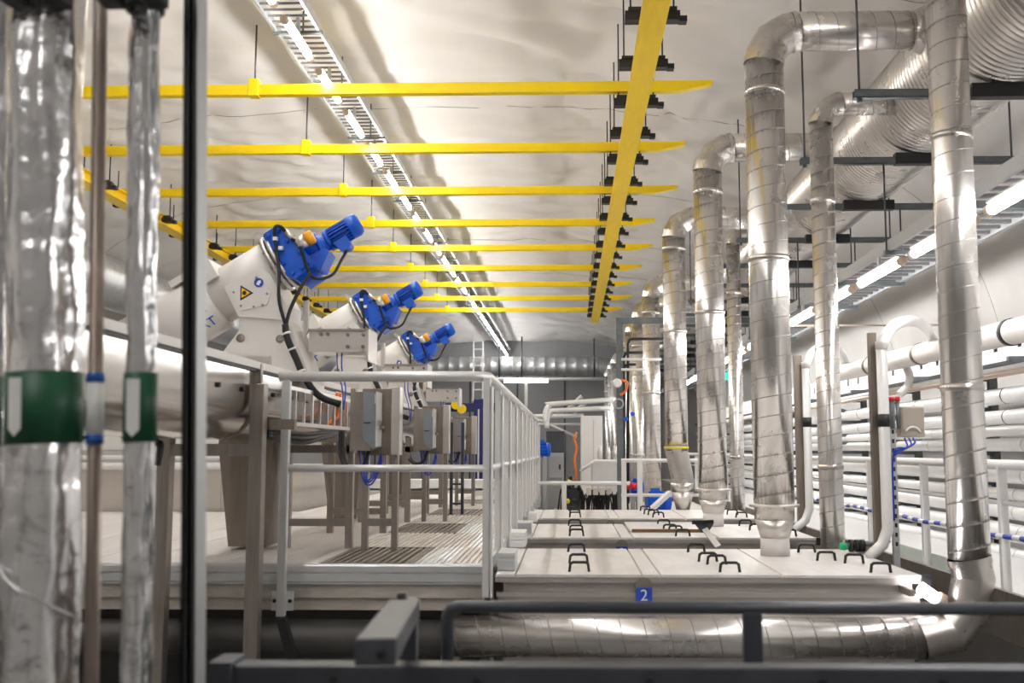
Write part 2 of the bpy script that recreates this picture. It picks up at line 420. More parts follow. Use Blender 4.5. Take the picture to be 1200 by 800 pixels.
# ------------------------------------------------------------------ round exhaust ducts
def seam(p, q, r, pitch, parent, n=18, th=.0028):
    p, q = Vector(p), Vector(q); L = (q - p).length; d = (q - p) / L
    ref = Vector((0, 0, 1)) if abs(d.z) < .9 else Vector((1, 0, 0))
    a = d.cross(ref).normalized(); b = d.cross(a); k = max(2, int(L / pitch * n))
    path = [p + d * (L * i / k) + (a * math.cos(2 * math.pi * i / n) + b * math.sin(2 * math.pi * i / n)) * (r + .0005) for i in range(k + 1)]
    return MB().tube(path, th, 4).build('spiral_seam', 'seam', parent)
def segments(pts, r, n=24):
    """mitred duct pieces between the points, each with its own rings"""
    mb = MB(); full = MB().tube(pts, r, n, cap=False); k = len(pts)
    for i in range(k - 1):
        vs = full.v[i * n:(i + 2) * n]
        mb.add(vs, [(j, (j + 1) % n, n + (j + 1) % n, n + j) for j in range(n)], True)
    for p, q in ((pts[0], pts[1]), (pts[-1], pts[-2])):
        d = (Vector(q) - Vector(p)).normalized()
        mb.lathe([(-.01, r + .006), (.03, r + .006)], p, Vector(p) + d, n, cap=False)
    return mb
def exhaust(label, x, y, zbot, ztop, r, xend, pitch=.14, detail=True, base=None, name='exhaust_duct', cat='duct', group='exhaust ducts on the tanks'):
    t = thing(name, label, cat, (x, y, zbot), group)
    R0 = r * 1.7
    a = MB().tube([(x, y, zbot), (x, y, ztop - R0)], r, 28).build('riser', 'duct', t)
    if detail: seam((x, y, zbot), (x, y, ztop - R0), r, pitch, a)
    pts = [(x, y, ztop - R0)] + [Vector((x + R0, y, ztop - R0)) + Vector((-math.cos(R(g)) * R0, 0, math.sin(R(g)) * R0)) for g in (15, 45, 75)] + [(x + R0, y, ztop)]
    segments(pts, r).build('elbow', 'elbow', t)
    b = MB().tube([(x + R0, y, ztop), (xend, y, ztop)], r, 28).build('branch', 'duct', t)
    if detail: seam((x + R0, y, ztop), (xend, y, ztop), r, pitch, b)
    if r > .1: MB().lathe([(0, r + .004), (.03, r + .01), (.16, r + .07)], (xend - .14, y, ztop), (xend, y, ztop), 28).build('collar', 'elbow', t)
    for zz in (zbot + (ztop - zbot) * .86, zbot + (ztop - zbot) * .5):
        MB().lathe([(0, r), (.001, r + .007), (.02, r + .009), (.04, r + .007), (.041, r)], (x, y, zz), (x, y, zz + 1), 28, cap=False).build('joint_band', 'elbow', t)
    return t
LIDZ = E - .75
def cone_base(t, x, y, ztop, zlid, r):
    """flange ring, dark collar, cone and pale stub between the riser and the lid"""
    h = ztop - zlid
    MB().lathe([(0, r), (.0, r + .035), (.018, r + .035), (.02, r)], (x, y, ztop - .02), (x, y, ztop), 28).build('flange', 'steell', t)
    MB().lathe([(0, r * .98), (h * .28, r * 1.0), (h * .3, r)], (x, y, ztop - h * .30), (x, y, ztop), 28).build('collar', 'elbow', t)
    MB().lathe([(0, r * .70), (h * .36, r * .97)], (x, y, ztop - h * .66), (x, y, ztop), 28).build('cone', 'steell', t)
    MB().lathe([(0, r * .72), (h * .35, r * .70)], (x, y, zlid), (x, y, ztop), 28).build('stub', 'stub', t)
ztop = P(960, 37, 7.5).z
x1 = P(901, 330, 7.5).x
zb = P(905, 590, 7.5).z
BR = DX - .38                                       # branches end inside the big duct
t = exhaust('tallest spiral-seamed exhaust duct, on the nearest tank, bending right at the top', x1, 7.5, zb, ztop, .145, BR)
cone_base(t, x1, 7.5, zb, LIDZ, .145)
x2 = P(832, 380, 10.35).x; zb = P(835, 572, 10.35).z
t = exhaust('spiral-seamed exhaust duct on the second tank, with cone foot', x2, 10.35, zb, P(880, 173, 10.35).z, .145, BR)
cone_base(t, x2, 10.35, zb, LIDZ, .145)
x3 = P(791, 400, 13.2).x; zb = P(791, 528, 13.2).z
t = exhaust('exhaust duct on the third tank with an offset foot and yellow strap', x3, 13.2, zb, P(840, 256, 13.2).z, .148, BR)
p0 = Vector((x3, 13.2, zb)); p3 = Vector((x3 + .07, 13.2, P(791, 560, 13.2).z))
segments([p0 + Vector((0, 0, .05)), p0, p3, p3 - Vector((0, 0, .06))], .145).build('offset_piece', 'elbow', t)
zz = p3.z - .06
MB().lathe([(0, .15), (.11, .155)], (p3.x, 13.2, zz - .11), (p3.x, 13.2, zz), 24).build('collar', 'elbow', t)
MB().lathe([(0, .085), (zz - .11 - LIDZ, .145)], (p3.x, 13.2, LIDZ), (p3.x, 13.2, zz), 24).build('cone', 'steell', t)
MB().lathe([(0, .148), (.0, .158), (.022, .158), (.022, .148)], (x3, 13.2, zb + .03), (x3, 13.2, zb + 1), 24).build('strap', 'yellc', t)
for k, (u, y) in enumerate([(763, 17.9), (749, 20.7), (740.5, 23.3), (731, 26.7), (721, 31.7), (717, 34), (712, 37.3)]):
    x = P(u, 400, y).x
    exhaust(f'far exhaust duct in the row behind the third tank, {ORD[k]} from the camera', x, y, 0.02 if k else E - 1.0, E + 2.93, .15, BR, .14, k < 3, group='far exhaust ducts')
# thinner ducts standing right of the tanks
for (u, v, y, lab, vt) in ((967, 330, 8.35, 'thin metal duct between the tallest duct and the arched pipe', 122), (861, 400, 13.8, 'thin metal duct right of the second exhaust duct', 272)):
    x = P(u, v, y).x
    exhaust(lab, x, y, 0.02, P(u + 30, vt, y).z, .095, BR, .12, True, group='thin side ducts')
# nearest duct on the right that turns under the tank
DX_END = -.72; y = 6.22; x = P(1122, 330, y).x; r = .12; zlo = P(1000, 747, y).z
t = thing('exhaust_duct', 'nearest vertical metal duct on the right, turning left at floor level', 'duct', (x, y, zlo))
ztp = E + 3.6; zb = P(1135, 655, y).z
a = MB().tube([(x, y, zb), (x, y, ztp)], r, 28).build('riser', 'duct', t); seam((x, y, zb), (x, y, ztp), r, .14, a)
pts = [Vector((x, y, zb)), Vector((x + .02, y, zb - .11)), Vector((x - .03, y, zlo + .15)), Vector((x - .12, y, zlo + .04)), Vector((x - .3, y, zlo))]
segments(pts, r).build('elbow', 'elbow', t)
b = MB().tube([(x - .3, y, zlo), (DX_END, y, zlo)], r, 28).build('horizontal_run', 'duct', t); seam((x - .3, y, zlo), (DX_END, y, zlo), r, .14, b)
tag(MB().tube([(DX_END, y, zlo - .01), (-6.5, y, zlo - .01)], r * .86, 24).build('shaded_duct_run', mat('deck_shade_colour', (.085, .08, .075), .45, .4, var=.2, vscale=3)), 'duct run continuing left under the deck edge, deck shade put into its colour', 'pipe')  # same duct carried on; the deck's shade is put into its dark colour
for zz in (E + 1.9, E + .35): MB().lathe([(0, r), (.001, r + .006), (.04, r + .006), (.041, r)], (x, y, zz), (x, y, zz + 1), 28, cap=False).build('joint_band', 'elbow', t)

# ------------------------------------------------------------------ tanks with lids
TX0, TX1, TD = P(580, 669, 6.35).x, P(1081, 669, 6.35).x, 1.62
def tank(y0, label, nsign, idx):
    t = thing('process_tank', label, 'tank', ((TX0 + TX1) / 2, y0 + TD / 2, 0), 'stainless process tanks')
    z = LIDZ; y1 = y0 + TD
    MB().box(TX0 + .05, TX1 - .05, y0 + .05, y1 - .05, z - .66, z - .025).build('body', 'tankside', t)
    MB().box(TX0 + .01, TX1 - .01, y0 - .01, y0 + .05, z - .135, z - .112).build('ledge', 'steell', t)
    MB().box(TX0 + .02, TX1 - .02, y0 + .005, y0 + .05, z - .32, z - .135).build('front_panel', 'tankside', t)
    MB().box(TX0 + .005, TX1 - .005, y0 + .0, y0 + .05, z - .35, z - .33).build('ledge', 'steell', t)
    MB().box(TX0, TX1, y0, y1, z - .05, z - .02).build('rim', 'tankside', t)
    xs = [TX0, -.335, .435, .545, 1.28, TX1]
    for a, b in zip(xs[:-1], xs[1:]):
        if idx == 1 and abs(a - .545) < .01:       # the hatch over this panel is left open a little
            MB().box(a + .006, b - .006, y0, y0 + .55, z - .02, z).build('lid_panel', 'lid', t, .003)
            MB().box(a + .006, b - .006, y0 + .55, y1, z - .005, z + .02).build('lid_panel', 'lid', t, .003)
            MB().box(a + .02, b - .02, y0 + .535, y0 + .552, z + .0, z + .03).build('seal_strip', 'brown', t)
        else: MB().box(a + .006, b - .006, y0 - .006, y1, z - .02, z).build('lid_panel', 'lid', t, .003)
    h0 = None
    for hx, hy in ((.055, .12), (.055, .60), (.045, 1.36), (.985, .12), (.965, .55), (.93, .72), (.93, 1.36), (1.91, .12), (1.89, .64), (1.745, .80), (1.74, 1.36)):
        if h0 is None:
            pth = [(hx - .062, y0 + hy, z - .005), (hx - .055, y0 + hy, z + .048), (hx - .04, y0 + hy, z + .058), (hx + .04, y0 + hy, z + .058), (hx + .055, y0 + hy, z + .048), (hx + .062, y0 + hy, z - .005)]
            h0 = MB().tube(pth, .0095, 6).build('handle', 'rubber', t); ho = Vector((hx, hy, 0))
            f0 = None
        else: inst(h0, 'handle', t, Vector((hx, hy, 0)) - ho)
    MB().box(TX1 - .01, TX1 + .045, y0 - .03, y0 + .03, z - .062, z + .002).build('corner_cap', 'rubber', t, .004)
    for x in (TX0 + .1, TX1 - .1):
        for y in (y0 + .1, y1 - .1): MB().box(x - .04, x + .04, y - .04, y + .04, 0, z - .6).build('leg', 'steel', t)
    sx = .445
    poly = [(-.052, -.09), (.052, -.09), (.052, 0)] + [(.052 * math.cos(R(g)), .052 * math.sin(R(g))) for g in range(20, 180, 20)] + [(-.052, 0)]
    MB().prism(poly, lambda a, b: Vector((sx + a, y0 - .016, z - .068 + b)), lambda a, b: Vector((sx + a, y0 - .008, z - .068 + b))).build('sign_bracket', 'steel', t)
    MB().box(sx - .048, sx + .048, y0 - .022, y0 - .016, z - .172, z - .078).build('number_sign', 'bprint', t)
    text_mesh(nsign, 'sign_number', 'wprint', t, (sx, y0 - .0235, z - .125), .095, FRONT)
    return t
TY = [6.35, 9.0, 11.5]
tank(TY[0], 'nearest wide steel tank with pale lid, black handles and blue number sign', '2', 0)
tank(TY[1], 'second steel tank from the camera, with a brown-edged raised hatch', '3', 1)
tank(TY[2], 'third steel tank from the camera, farthest of the lidded tanks', '4', 2)
# scoop leaning on the second tank
t = thing('scoop', 'small grey scoop on a pale pole leaning at the second tank', 'scoop', P(842, 641, 8.75))
p, q = P(842, 641, 8.72), P(826, 620, 8.95)
MB().bar(p, q, .05, .02, (0, -1, .3)).build('pole', 'rail', t)
MB().prism([(812, 611), (835, 609), (836, 614), (830, 624), (822, 624)], lambda a, b: P(a, b, 8.96), lambda a, b: P(a, b, 9.06)).build('blade', 'galvd', t)
MB().bar(P(811, 612, 8.94), P(836, 611, 8.94), .03, .03).build('rubber_lip', 'rubber', t)
# lamp below the near tank's right corner
lp = P(1090, 695, 6.2)
t = thing('tube_lamp', 'bright lamp under the right corner of the nearest tank', 'lamp', lp)
MB().tube([P(1078, 688, 6.2), P(1098, 702, 6.2)], .036, 12).build('tube', mat('corner_lamp', (1, .98, 1), .3, emit=9), t)
MB().tube([P(1098, 702, 6.2), P(1105, 706, 6.2)], .05, 12).build('end_cap', 'socket', t)
MB().box(lp.x - .12, lp.x - .09, 6.2, 6.42, lp.z - .02, lp.z + .02).build('bracket', 'steel', t)

# ------------------------------------------------------------------ raised deck
DKZ = P(300, 660.5, 6.15).z; DX1 = P(567, 660, 6.15).x; DY = 6.15
deck = thing('deck_platform', 'raised pale deck platform with boards and gratings behind the front railing', 'platform', (-3, DY, 0))
src = {}
x = -7.4
while x < -1.54:                                   # long pale boards
    far = 11.3 if x < -3.1 else 16.1
    y = DY + .04
    while y < far - .1:
        yn = min(far, y + random.uniform(2.0, 3.2)) if far - y > 3.4 else far
        dz = random.uniform(-.003, .002)
        MB().box(x + .002, x + .291, y + .003, yn - .003, DKZ - .04 + dz, DKZ + dz).build('deck_board', 'plank', deck)
        y = yn
    x += .2945
def ribs(x0, x1, y0, y1, n):
    mb = MB().box(x0, x1, y0, y1, DKZ - .03, DKZ - .01); p = (x1 - x0) / n
    for i in range(n): mb.box(x0 + p * (i + .1), x0 + p * (i + .68), y0, y1, DKZ - .01, DKZ)
    return mb
y = DY + .04; k = 0; gx0, gx1 = -1.5, -.94
while y < 14.7:
    ln = 1.05 if k % 2 == 0 else 1.25
    if k % 2 == 0:
        g = MB().box(gx0, gx0 + .03, y, y + ln, DKZ - .05, DKZ).box(gx1 - .03, gx1, y, y + ln, DKZ - .05, DKZ).box(gx0, gx1, y, y + .03, DKZ - .05, DKZ).box(gx0, gx1, y + ln - .03, y + ln, DKZ - .05, DKZ).build('grating_frame', 'grate', deck)
        for i in range(11):
            xx = gx0 + .05 + i * .046
            MB().box(xx - .012, xx + .012, y + .03, y + ln - .03, DKZ - .045, DKZ - .002).build('grating_bar', 'grate', g)
    else:
        for i in range(2):
            xa = gx0 + i * .28
            ribs(xa + .002, xa + .278, y + .002, y + ln - .002, 7).build('ribbed_board', 'ribbed', deck)
    for i in range(2):
        xa = gx1 + i * (DX1 - gx1) / 2
        ribs(xa + .002, xa + (DX1 - gx1) / 2 - .002, y + .002, y + ln - .002, 6).build('ribbed_board', 'ribbed' if (k + i) % 2 else 'rail', deck)
    y += ln; k += 1
fz = [(0, 0), (-.006, -.012), (-.006, -.045), (.006, -.05), (.006, -.056), (-.006, -.06), (-.006, -.10), (.004, -.105), (.004, -.118), (.06, -.118), (.06, 0)]
MB().prism(fz, lambda a, b: Vector((-7.4, DY + a, DKZ + b)), lambda a, b: Vector((DX1, DY + a, DKZ + b))).build('fascia', 'alu', deck)
MB().box(DX1, DX1 + .02, DY + .01, 15.7, DKZ - .12, DKZ - .002).build('fascia', 'alu', deck)
MB().box(-7.4, DX1 - .01, DY + .03, DY + .2, DKZ - .20, DKZ - .118).build('edge_beam', 'beam', deck)
MB().box(-7.4, DX1 - .01, DY + .06, DY + .2, DKZ - .275, DKZ - .205).build('edge_beam', 'beam', deck)
for x in (-7, -4.6, -2.75, -.75):
    for y in (6.6, 9, 11.1): MB().box(x - .06, x + .06, y - .06, y + .06, 0, DKZ - .05).build('column', 'steel', deck)
for y in (7.5, 9, 10.5, 12.5, 14.5): MB().box(-7.3 if y < 11 else -3.1, DX1 - .02, y - .05, y + .05, DKZ - .2, DKZ - .06).build('cross_beam', 'steel', deck)
# aluminium spacer blocks between the deck and the tanks
for k, (u0, u1, v0, v1, y) in enumerate(((583, 603.5, 648, 668, 6.5), (597, 615.5, 624, 641, 7.95), (605, 623, 612.5, 625, 9.1), (619, 629, 601, 611.5, 10.7))):
    a, b = P(u0, v1, y), P(u1, v0, y); h = b.z - a.z; mb = MB().box(a.x, b.x, y + .01, y + .35, a.z, b.z)
    for i in range(4): mb.box(a.x, b.x, y, y + .012, a.z + h * (.03 + i * .25), a.z + h * (.2 + i * .25))
    tag(mb.build('edge_block', 'alu' if k % 2 == 0 else 'white'), f'ribbed aluminium edge block between railing and lids, {ORD[k]} from the camera', 'edge block', 'edge blocks along the railing')

# ------------------------------------------------------------------ aluminium guard railing on the deck
HZ = P(450, 441, 6.1).z; MZ = P(450, 548.5, 6.1).z; GX = P(570.5, 600, 6.1).x; GY = 6.1
gr = thing('guard_railing', 'pale aluminium guard railing around the deck corner, running away from the camera', 'railing', (GX, GY, DKZ))
xa = P(328, 441, GY).x; yend = 15.7; b_ = .1
path = [(xa, GY, HZ), (GX - b_, GY, HZ)] + [(GX - b_ + b_ * math.sin(R(g)), GY + b_ - b_ * math.cos(R(g)), HZ) for g in (18, 36, 54, 72)] + [(GX, GY + b_, HZ), (GX, yend, HZ)]
MB().tube(path, .031, 14).build('handrail', 'rail', gr)
xp = P(335, 500, GY).x
MB().tube([(xp, GY, MZ), (GX, GY, MZ)], .021, 12).build('mid_rail', 'rail', gr)
MB().tube([(GX, GY, MZ), (GX, yend, MZ)], .021, 12).build('mid_rail', 'rail', gr)
zlo = P(335, 722, GY).z
MB().box(xp - .026, xp + .026, GY - .022, GY + .022, zlo, HZ - .01).build('post', 'alu', gr, .006)
za, zb_ = P(335, 716, GY).z, P(335, 693, GY).z
MB().box(xp - .065, xp + .065, GY + .022, GY + .032, za, zb_).build('mounting_plate', 'alu', gr)
for s_ in (-1, 1): MB().lathe([(0, .012), (.012, .012)], (xp + s_ * .046, GY + .012, (za + zb_) / 2), (xp + s_ * .046, GY + .03, (za + zb_) / 2), 6).build('bolt', 'black', gr)
zlo = P(570, 700, GY).z
for k in range(11):
    y = GY + k * .955
    o = MB().box(GX - .024, GX + .018, y - .02, y + .02, zlo, HZ - .01).box(GX + .022, GX + .034, y - .03, y + .05, zlo, HZ - .06).build('post', 'rail', gr, .004)
for k in range(1, 11):
    y = GY + k * .955
    MB().box(GX - .03, GX + .05, y - .045, y + .045, DKZ - .11, DKZ - .02).build('mounting_plate', 'alu', gr)

# ------------------------------------------------------------------ screw trough running along the deck
tx1 = PX(300, 430, -1.84).x; tx0 = tx1 - .46; tzt = E + .50; tzb = E + .06
ty0, ty1, tym = 2.9, 13.4, 5.95
tr = thing('screw_trough', 'long U-shaped steel screw conveyor trough passing behind the silver pipes', 'conveyor', (tx1, 6, tzb))
def trough_prof(g=0):
    cx = (tx0 + tx1) / 2; rr = (tx1 - tx0) / 2 + g; zc = tzb + rr
    return [(tx0 - g, tzt)] + [(cx - rr * math.cos(R(a)), zc - rr * math.sin(R(a)) * 1.0) for a in range(0, 181, 12)] + [(tx1 + g, tzt)]
def trough_piece(y0, y1, g, name, m):
    pr = trough_prof(g); n = len(pr)
    mb = MB(); mb.add([(x, y0, z) for x, z in pr] + [(x, y1, z) for x, z in pr], [(i, i + 1, n + i + 1, n + i) for i in range(n - 1)], True)
    mb.add([(x, y0, z) for x, z in pr], [tuple(range(n))]); mb.add([(x, y1, z) for x, z in pr], [tuple(reversed(range(n)))])
    return mb.build(name, m, tr)
for a, b in ((ty0, tym), (tym + .02, 9.6), (9.62, ty1)):
    trough_piece(a, b, 0, 'trough_section', mat('polished_steel', (.70, .665, .63), .17, 1.0, var=.1, vscale=3))
for yy in (tym, 9.6): trough_piece(yy - .02, yy + .02, .035, 'joint_flange', 'steel')
for a, b in ((ty0, 4.4), (4.42, tym), (tym + .02, 9.6), (9.62, ty1)):
    MB().box(tx0 - .03, tx1 + .03, a, b, tzt, tzt + .012).box(tx1 + .015, tx1 + .03, a, b, tzt - .03, tzt).build('cover', 'cream', tr)
MB().box(tx1 + .001, tx1 + .016, ty0, ty1, tzt - .045, tzt - .01).build('gasket', 'rubber', tr)
for y in (4.9, 5.3, 5.7, 6.3, 6.7, 7.1): MB().lathe([(0, .014), (.014, .014)], (tx1, y, tzt - .16), (tx1 + 1, y, tzt - .16), 8).build('bolt', 'black', tr)
# frame standing in front of the deck under the trough
t = thing('trough_stand', 'brown steel frame with two tall posts holding the trough in front of the deck', 'frame', (tx1, 5.85, 0))
for u0, u1, vt in ((293.5, 309.5, 450), (187, 202, 470)):
    a, b = P(u0, 560, 5.85), P(u1, 560, 5.85)
    MB().box(a.x, b.x, 5.8, 5.88, 0, P(300, vt, 5.85).z).build('post', 'steel', t, .004)
z = P(250, 527, 5.85).z
MB().box(P(150, 527, 5.85).x, P(300, 527, 5.85).x, 5.81, 5.87, z - .035, z + .035).build('cross_bar', 'steel', t)
z = P(330, 497, 5.9).z
MB().box(P(309, 497, 5.9).x, P(345, 497, 5.9).x, 5.9, 5.95, z - .03, z + .03).build('bracket', 'steelb', t)
p, q = P(330, 724, 5.95), P(346, 782, 5.95)
MB().bar((p.x, 5.95, p.z), (q.x, 5.95, q.z), .06, .05).build('brace', 'black', t)
# H-frames on the deck under the far trough
for k, y in enumerate((7.15, 8.45, 9.7, 11.0, 12.2)):
    t = thing('support_stand', f'steel H-frame stand on the deck under the screw trough, {ORD[k]} from the camera', 'stand', (-1.75, y, DKZ), 'stands on the deck')
    for x in (-1.965, -1.53): MB().box(x - .024, x + .024, y - .03, y + .03, DKZ, E + (.06 if x < -1.7 else .12)).build('leg', 'steel', t)
    MB().box(-1.965, -1.53, y - .02, y + .02, DKZ + .15, DKZ + .2).build('cross_bar', 'steel', t)
    MB().box(-1.99, -1.5, y - .03, y + .03, E - .02, E + .035).build('cross_bar', 'steelb', t)
# side cable ladder
t = thing('cable_ladder', 'small upright cable ladder with orange cable beside the trough', 'cable ladder', (-1.74, 7, E + .2))
lzT, lzB = E + .385, E + .165; lxx = -1.74
for z in (lzT, lzB): MB().box(lxx - .012, lxx + .012, 6.3, 8.05, z - .012, z + .012).build('side_rail', 'steell', t)
for k in range(8): y = 6.45 + k * .215; MB().box(lxx - .008, lxx + .008, y - .012, y + .012, lzB, lzT).build('rung', 'steell', t)
for k in range(2): MB().tube(smoothpath([(lxx - .02, 7.7 + .1 * k, lzT + .05), (lxx - .03, 7.75 + .08 * k, E + .28), (lxx - .02, 7.5 - .1 * k, lzB + .02)], 5), .014, 6).build('cable', 'orangec', t)
for k in range(3): MB().tube(smoothpath([(lxx - .03, 5.95, E + .12 - .02 * k), (lxx, 6.6, E + .105 - .03 * k), (lxx - .02, 7.2, E + .12 - .02 * k), (lxx, 7.9, E + .14)], 5), .016, 7).build('cable', 'rubber', t)

# ------------------------------------------------------------------ inclined augers with blue gear motors
AY = 7.1; S = AY / 1200
A0 = P(326, 309, AY)                               # flange centre of the first auger
def Q(dx, dy, dyy=0): return A0 + Vector((dx * S, dyy, dy * S))
dirv = Vector((.857, 0, .515)); nrm = Vector((-.515, 0, .857))
def AXS(t, n=0, yy=0): return A0 + dirv * (t * S) + nrm * (n * S) + Vector((0, yy, 0))
def auger(label):
    t = thing('inclined_auger', label, 'auger', A0, 'inclined augers')
    MB().lathe([(0, 37 * S), (120 * S, 37 * S), (122 * S, 33 * S)], AXS(-205), AXS(0), 32).build('lower_tube', 'cream', t)
    MB().tube([AXS(-90), AXS(-3)], 31 * S, 32).build('upper_tube', 'cream', t)
    # square cover on the tube
    mb = MB(); mb.prism([(-92, 38), (-62, 38), (-62, 14), (-92, 14)], lambda a, b: AXS(a, b, -.2), lambda a, b: AXS(a, b, .18))
    mb.build('cover_box', 'cream', t, .006)
    MB().prism([(-118, 41), (-92, 41), (-92, 33), (-118, 33)], lambda a, b: AXS(a, b, -.15), lambda a, b: AXS(a, b, .15)).build('hatch_lid', 'cream', t)
    for n_ in (-.1, .1): MB().lathe([(0, .012), (.02, .012)], AXS(-100, 40, n_), AXS(-100, 60, n_), 6).build('bolt', 'steel', t)
    # flange pair
    for a in (-3, 3.5): MB().lathe([(0, 36 * S), (4 * S, 36 * S)], AXS(a), AXS(a + 10), 32).build('flange', 'steell', t)
    MB().bar(AXS(0, 33), AXS(-6, 46), .03, .03).build('lifting_lug', 'steell', t)
    for k in range(10):
        g = 2 * math.pi * k / 10; o = nrm * (math.cos(g) * 33 * S) + Vector((0, math.sin(g) * 33 * S, 0))
        MB().lathe([(0, .009), (.05, .009)], AXS(-5) + o, AXS(20) + o, 6).build('bolt', 'steel', t)
    # housing with access panel and signs
    poly = [(-52, -34), (-10, -10), (2, -20), (20, -53), (20, -72), (-34, -68)]
    yf = -.215
    MB().prism(poly, lambda a, b: Q(a, b, yf), lambda a, b: Q(a, b, .2)).build('housing', 'cream', t, .006)
    pp = [(-47, -38), (-12, -17), (4, -40), (-1, -55), (-33, -62)]
    MB().prism(pp, lambda a, b: Q(a, b, yf - .008), lambda a, b: Q(a, b, yf + .002)).build('access_panel', 'cream', t, .003)
    for a, b in ((-40, -40), (-14, -23), (-1, -42), (-6, -55), (-31, -56), (-16, -57)):
        MB().lathe([(0, .008), (.01, .008)], Q(a, b, yf - .016), Q(a, b, yf), 8).build('bolt', 'steel', t)
    tri = [(-32, -32), (-32, -50), (-17, -41)]
    MB().prism(tri, lambda a, b: Q(a, b, yf - .011), lambda a, b: Q(a, b, yf - .007)).build('warning_sign', 'black', t)
    MB().prism([(-30.5, -35), (-30.5, -47), (-20.3, -41)], lambda a, b: Q(a, b, yf - .013), lambda a, b: Q(a, b, yf - .010)).build('warning_sign_face', 'yprint', t)
    mb = MB()
    for g in range(0, 360, 45):
        c = Q(-27.3 + 2.1 * math.cos(R(g)), -41 + 2.1 * math.sin(R(g)), yf - .0145); mb.cbox(c, .007, .002, .007)
    mb.lathe([(0, .012), (.002, .012)], Q(-27.3, -41, yf - .0155), Q(-27.3, -41, yf), 10).build('cog_symbol', 'black', t)
    MB().lathe([(0, 5.4 * S), (.004, 5.4 * S)], Q(-11, -29, yf - .012), Q(-11, -29, yf), 20).build('mandatory_sign', 'bprint', t)
    MB().prism([(-14, -31), (-12, -27), (-9, -26), (-8, -29), (-10, -30.5), (-9.5, -32.5), (-11.5, -32)], lambda a, b: Q(a, b, yf - .014), lambda a, b: Q(a, b, yf - .011)).build('mandatory_symbol', 'wprint', t)
    # stand plate down to the trough
    poly = [(-34, -68), (20, -70), (24, -80), (28, -80), (52, -145), (52, -165), (-62, -165), (-62, -122), (-34, -84)]
    MB().prism(poly, lambda a, b: Q(a, b, -.19), lambda a, b: Q(a, b, .17)).build('stand_plate', 'cream', t, .006)
    for a, b in ((-32, -93), (14, -94)):
        MB().lathe([(0, .03), (.004, .03), (.006, .014), (.02, .014)], Q(a, b, -.19), Q(a, b, -1), 12).build('bolt', 'steel', t)
    MB().prism([(-23, -114), (4, -114), (4, -124), (-23, -124)], lambda a, b: Q(a, b, -.215), lambda a, b: Q(a, b, -.19)).build('bracket', 'steell', t)
    # gearbox: bevelled blue plate standing across the axis
    gb = [(7, 31), (26, 32), (30, 29), (41, -27), (39, -32), (11, -34), (6, -27), (5, 28)]
    MB().prism(gb, lambda a, b: AXS(a, b, -.17), lambda a, b: AXS(a, b, .17)).build('gearbox', 'blue', t, .012)
    MB().prism([(13, -33), (36, -32), (37, -42), (16, -43)], lambda a, b: AXS(a, b, -.10), lambda a, b: AXS(a, b, .10)).build('gearbox_foot', 'blue', t, .01)
    for a, b in ((11, 26), (24, 26), (10, 8), (27, 9), (10, -12), (33, -10), (14, -28), (26, -28), (36, -26)):
        MB().lathe([(0, .015), (.018, .015), (.022, .009)], AXS(a, b, -.17), AXS(a, b, -1), 6).build('gearbox_bolt', 'blue', t)
    MB().prism([(27, 32), (29.5, 31), (34, 6), (32, 6)], lambda a, b: AXS(a, b, -.175), lambda a, b: AXS(a, b, .16)).build('trim_edge', 'steell', t)
    mo = -7.5                                      # motor axis lies below the tube axis
    MB().lathe([(0, 15.5 * S), (20 * S, 15.5 * S), (21 * S, 12 * S), (26 * S, 11 * S), (35 * S, 10 * S)], AXS(35, mo), AXS(100, mo), 28).build('gear_neck', 'blue', t)
    MB().lathe([(0, 17.5 * S), (5 * S, 17.5 * S)], AXS(52, mo), AXS(100, mo), 28).build('neck_flange', 'blue', t)
    MB().prism([(37, -16), (60, -17), (61, -24), (42, -38), (39, -36)], lambda a, b: AXS(a, b, -.1), lambda a, b: AXS(a, b, .1)).build('adapter', 'blue', t, .01)
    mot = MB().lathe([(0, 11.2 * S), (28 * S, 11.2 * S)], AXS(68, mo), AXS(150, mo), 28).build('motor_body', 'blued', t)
    for k in range(20):                            # cooling fins
        g = 2 * math.pi * (k + .5) / 20; o = nrm * (math.cos(g) * 12 * S) + Vector((0, math.sin(g) * 12 * S, 0))
        MB().bar(AXS(69, mo) + o, AXS(95, mo) + o, .008, .018, o.normalized()).build('cooling_fin', 'blue', mot)
    MB().lathe([(0, 13.6 * S), (2 * S, 14 * S), (9 * S, 14 * S), (13.5 * S, 12 * S), (15 * S, 8 * S)], AXS(94.5, mo), AXS(150, mo), 28).build('fan_cowl', 'blue', t)
    MB().lathe([(0, 11 * S), (1.5 * S, 13.5 * S), (5 * S, 13.5 * S), (6 * S, 11 * S)], AXS(63, mo), AXS(150, mo), 28).build('motor_flange', 'blue', t)
    MB().prism([(71, mo - 9), (88, mo - 9), (88, mo - 21), (84, mo - 24), (73, mo - 22)], lambda a, b: AXS(a, b, -.09), lambda a, b: AXS(a, b, .03)).build('terminal_box', 'blue', t, .008)
    # sensor with orange cap sticking out in front of the neck
    c = AXS(43, -1, -.165)
    MB().lathe([(-.045, 7.5 * S), (.02, 8 * S)], c, c + dirv, 18).build('sensor_body', 'steell', t)
    MB().lathe([(.02, 8.4 * S), (.07, 8.4 * S), (.078, 7 * S)], c, c + dirv, 18).build('sensor_cap', 'orange', t)
    MB().tube([AXS(36, 3, -.17), AXS(31, 19, -.18)], .018, 8).build('sensor_fitting', 'steell', t)
    # cables
    def cab(pts, r=.014, m='rubber', nm='cable'): r *= .85; MB().tube(smoothpath(pts, 6), r, 7).build(nm, m, t)
